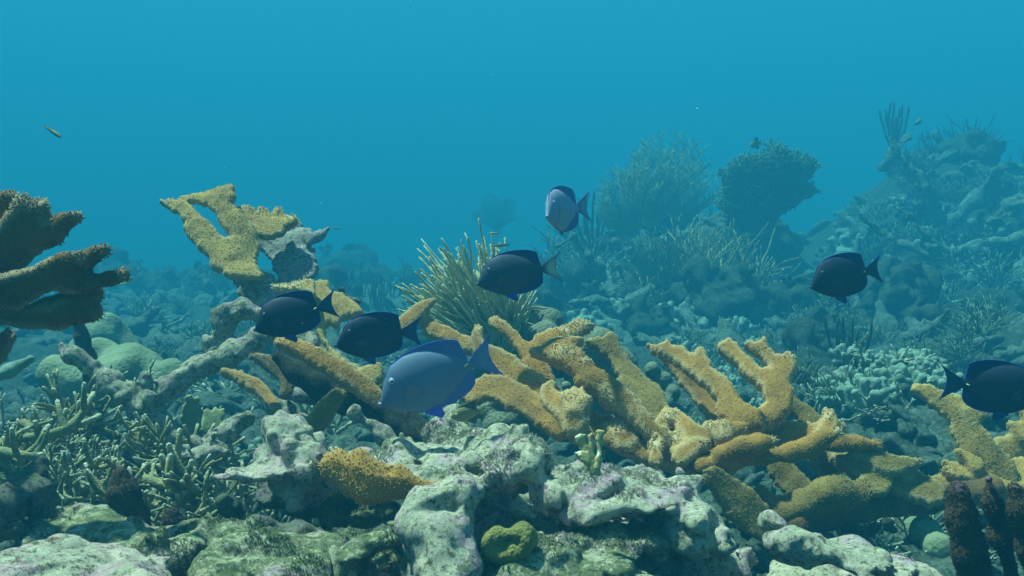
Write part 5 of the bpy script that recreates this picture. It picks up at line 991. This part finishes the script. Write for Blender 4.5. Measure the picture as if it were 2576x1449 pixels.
        if spine:
            y = half(.955, 0.0) + .004; Vs = []
            for k_ in range(10): t = k_ / 10 * 2 * math.pi; Vs.append([(.955 - .5 + .028 * math.cos(t)) * L, sg * (y + .002) * L, (.002 + .010 * math.sin(t) + .006 * math.cos(t)) * L])
            Vs.append([(.955 - .5) * L, sg * (y + .010) * L, .002 * L]); Vs.append([(.955 - .5) * L, sg * (y - .006) * L, .002 * L]); child('tail_spine', np.array(Vs), [np.array([[k_, (k_ + 1) % 10, 10] for k_ in range(10)] + [[(k_ + 1) % 10, k_, 11] for k_ in range(10)])], M['spine'])
    # gill cover line as a thin raised rim, mouth lips
    for sg in (1, -1):
        pts = [];
        for k_ in range(14):
            t = k_ / 13; x = .30 - .13 * t ** 2.2; z = .12 - .27 * t; x = x if Lw is TANG_L else x * .9; z = z if Lw is TANG_L else z * .7
            pts.append(np.array([(x - .5) * L, sg * (half(x, z) + .0005) * L, z * L]))
        if cat == 'fish' and U is TANG_U: Vt, ft, _ = tubes([(pts, np.full(14, .0035 * L))], 5); child('gill_cover', Vt, ft, mats['gill'])
    if U is TANG_U:
        Sx = []
        for sg_z in (1, -1):
            Sx.append(([np.array([(.012 - .5) * L, -.024 * L, (-.012 + .006 * sg_z) * L]), np.array([(-.006 - .5) * L, -.012 * L, (-.005 + .011 * sg_z) * L]), np.array([(-.012 - .5) * L, 0, (-.005 + .013 * sg_z) * L]), np.array([(-.006 - .5) * L, .012 * L, (-.005 + .011 * sg_z) * L]), np.array([(.012 - .5) * L, .024 * L, (-.012 + .006 * sg_z) * L])], np.array([.010, .013, .014, .013, .010]) * L))
        Vt, ft, _ = tubes(Sx, 7); child('mouth', Vt, ft, mats['lip'])
    return o
def solid(name, c, rough=.5, spec=.4):
    m, t, b = mat_base(name, rough, spec); b.inputs['Base Color'].default_value = (*c, 1); return m
M['pupil'] = solid('pupil_black', (.004, .005, .008), .15, .5); M['eye_ring'] = solid('eye_ring_blue', (.20, .38, .62)); M['eye_iris'] = solid('eye_iris_pale', (.55, .52, .42), .3); M['eye_dark'] = solid('eye_dark', (.03, .05, .11)); M['iris_dark'] = solid('iris_dark', (.05, .08, .14), .3)
M['spine'] = solid('yellow_spine', (.72, .66, .22)); M['iris_gold'] = solid('iris_gold', (.6, .55, .25), .3)
LIGHT = dict(body=m_fish('light_tang', (.105, .15, .245), (.125, .175, .27), (.09, .125, .30), (.08, .08, .50), (.15, .205, .305), (.13, .19, .30)), pect=solid('fin_pale', (.14, .165, .25)), pelvic=solid('fin_blue', (.07, .08, .55)), gill=solid('gill_blue', (.06, .11, .26)), lip=solid('lip_mauve', (.26, .27, .50)))
DARK = dict(body=m_fish('dark_tang', (.007, .012, .030), (.011, .018, .042), (.011, .017, .08), (.025, .025, .32), (.032, .046, .09), (.022, .045, .10)), pect=solid('fin_dark', (.02, .035, .07)), pelvic=solid('fin_dark_blue', (.015, .02, .18)), gill=solid('gill_dark', (.005, .008, .02)), lip=solid('lip_dark', (.03, .035, .09)))
STRIPED = dict(body=m_fish('grey_tang', (.022, .034, .065), (.028, .042, .075), (.014, .026, .11), (.02, .025, .30), (.045, .062, .105), (.36, .40, .28)), pect=solid('fin_rust', (.05, .05, .065)), pelvic=solid('fin_deep_blue', (.012, .02, .30)), gill=solid('gill_grey', (.01, .016, .034)), lip=solid('lip_grey', (.08, .08, .15)))
GREY = dict(body=m_fish('pale_grey_tang', (.25, .27, .38), (.30, .31, .42), (.10, .13, .30), (.05, .06, .22), (.28, .34, .48), (.22, .28, .36)), pect=solid('fin_grey', (.30, .34, .40)), pelvic=solid('fin_grey_blue', (.12, .16, .4)), gill=solid('gill_slate', (.09, .11, .20)), lip=solid('lip_grey_pink', (.34, .30, .42)))
DAM = dict(body=m_fish('olive_damsel', (.34, .29, .12), (.22, .20, .10), (.07, .075, .05), (.10, .10, .05), (.11, .11, .05), (.34, .27, .06)), pect=solid('fin_olive', (.28, .22, .07)), pelvic=solid('fin_yellow', (.55, .36, .05)), gill=None, lip=None)
WR = dict(body=m_fish('striped_wrasse', (.22, .26, .12), (.18, .24, .16), (.25, .28, .12), (.2, .22, .1), (.04, .06, .04), (.3, .34, .2)), pect=None, pelvic=None, gill=None, lip=None)
WRY = dict(body=m_fish('yellow_wrasse', (.50, .42, .06), (.42, .38, .08), (.45, .40, .1), (.4, .35, .1), (.30, .28, .06), (.5, .45, .15)), pect=None, pelvic=None, gill=None, lip=None)
def drifting_specks():
    rng = np.random.default_rng(12); N = 130; d = rng.uniform(1.2, 5.0, N); px, py = rng.uniform(0, 2576, N), rng.uniform(0, 1300, N); VV, QQ = [], []
    base = np.array([[1, 0, 0], [-1, 0, 0], [0, 1, 0], [0, -1, 0], [0, 0, 1], [0, 0, -1]], float); tri = np.array([[0, 2, 4], [2, 1, 4], [1, 3, 4], [3, 0, 4], [2, 0, 5], [1, 2, 5], [3, 1, 5], [0, 3, 5]])
    for i in range(N):
        p = P(px[i], py[i], d[i])
        if p[2] < float(ground(np.array([p[0]]), np.array([p[1]]))[0]) + .1: continue
        QQ.append(tri + 6 * len(VV)); VV.append(p + base * rng.uniform(.0005, .0010) * rng.uniform(.6, 1.4, 3))
    tag(put('plankton', np.concatenate(VV), [np.concatenate(QQ)], M['speck']), 'pale drifting plankton specks in the open water', 'plankton', None, 'stuff')
M['speck'] = solid('plankton_speck', (.7, .72, .62), .8)
drifting_specks()
def build_fish():
    fish('surgeonfish', 'large pale blue surgeonfish with fine wavy stripes, front and centre, mouth over the coral beam', (957, 1016, 1.72), (1182, 914, 1.72), LIGHT, up=(-.412, 0, .911), eye=(.215, .165, .040))
    fish('surgeonfish', 'near black surgeonfish nearest the tall dead grey plate, its nose down', (641, 829, 2.0), (800, 774, 2.02), DARK, eyecols=('eye_dark', 'iris_dark'), up=(-.3, .05, .95), bend=.10)
    fish('surgeonfish', 'near black surgeonfish directly above the large pale blue one', (845, 869, 1.93), (1008, 836, 1.99), DARK, eyecols=('eye_dark', 'iris_dark'), up=(-.2, -.08, .98), bend=-.12)
    fish('surgeonfish', 'dark slate surgeonfish with pale yellowish tail, in front of the sea rod bush', (1201, 714, 2.2), (1362, 677, 2.22), STRIPED, eyecols=('eye_dark', 'iris_dark'), up=(-.22, .06, .975), bend=-.06)
    fish('surgeonfish', 'pale grey surgeonfish turned to face the camera, swimming alone above the others', (1376, 545, 2.12), (1438, 525, 2.26), GREY, up=(-.12, .1, .98), tw=.85, bend=-.2, pel=(.385, -.255, .10))
    fish('surgeonfish', 'deep blue surgeonfish by itself at the right over the dim reef', (2040, 722, 2.40), (2178, 682, 2.445), DARK, eyecols=('eye_dark', 'iris_dark'), up=(-.25, 0, .97))
    fish('surgeonfish', 'dark blue surgeonfish leaving the picture at the right frame edge, head cut off', (2622, 1003, 1.95), (2424, 966, 1.95), DARK, eyecols=('eye_dark', 'iris_dark'), up=(.15, 0, .98))
    fish('damselfish', 'small olive brown damselfish with yellow fins above the white rock ledge', (1133, 1049, 1.75), (1203, 1037, 1.77), DAM, DAM_U, DAM_L, DAM_B, TANG_T, DAM_TAIL, (.2, .06, .055), ('iris_gold', 'iris_gold'), False, (.33, -.06, .15), (.42, -.2, .22), group=None, up=(-.1, 0, 1))
    def wr(a, b, m, lab): fish('wrasse', lab, a, b, m, WR_U, WR_L, WR_B, [(0, .01), (.1, .045), (.4, .065), (.8, .03), (1, .015)], WR_TAIL, (.12, .02, .016), ('eye_dark', 'iris_dark'), False, None, None, group='small wrasses')
    wr((154, 346, 2.1), (118, 321, 2.12), WR, 'small slender wrasse high at the left in open water, slanting down')
    wr((1237, 619, 2.35), (1276, 616, 2.35), WR, 'slender yellow striped wrasse just above the dark slate surgeonfish')
    wr((1229, 588, 2.8), (1256, 586, 2.8), WRY, 'tiny yellow wrasse below the far sea fan')
    wr((301, 715, 2.6), (322, 712, 2.6), WRY, 'tiny yellow wrasse just right of the dark elkhorn fingers')
    wr((325, 701, 3.0), (345, 697, 3.0), WR, 'tiny dim wrasse above the yellow one by the dark elkhorn')
    wr((836, 572, 2.8), (856, 577, 2.8), WR, 'tiny wrasse right of the tall dead grey plate')
    fish('damselfish', 'dim round fish in open water left of the right reef crown', (1886, 366, 9.5), (1910, 360, 9.6), DAM, DAM_U, DAM_L, DAM_B, TANG_T, DAM_TAIL, (.2, .06, .055), ('iris_gold', 'iris_gold'), False, None, None, group=None)
build_fish()

# ------------------------------------------------------------------ water body
def haze():
    bpy.ops.mesh.primitive_cube_add(size=1, location=(0, 15, 2.8)); h = bpy.context.object; h.name = 'haze'; h.scale = (170, 140, 9.6); tag(h, None, None, None, 'stuff')
    m = bpy.data.materials.new('water_haze'); m.use_nodes = True; t = m.node_tree; t.nodes.clear()
    o = t.nodes.new('ShaderNodeOutputMaterial'); v = t.nodes.new('ShaderNodeVolumePrincipled')
    v.inputs['Color'].default_value = (*HAZE_COL, 1); v.inputs['Absorption Color'].default_value = (*HAZE_ABS, 1); v.inputs['Density'].default_value = HAZE_D
    v.inputs['Density Attribute'].default_value = ''; v.inputs['Temperature Attribute'].default_value = ''
    t.links.new(v.outputs[0], o.inputs['Volume']); h.data.materials.append(m)
haze()
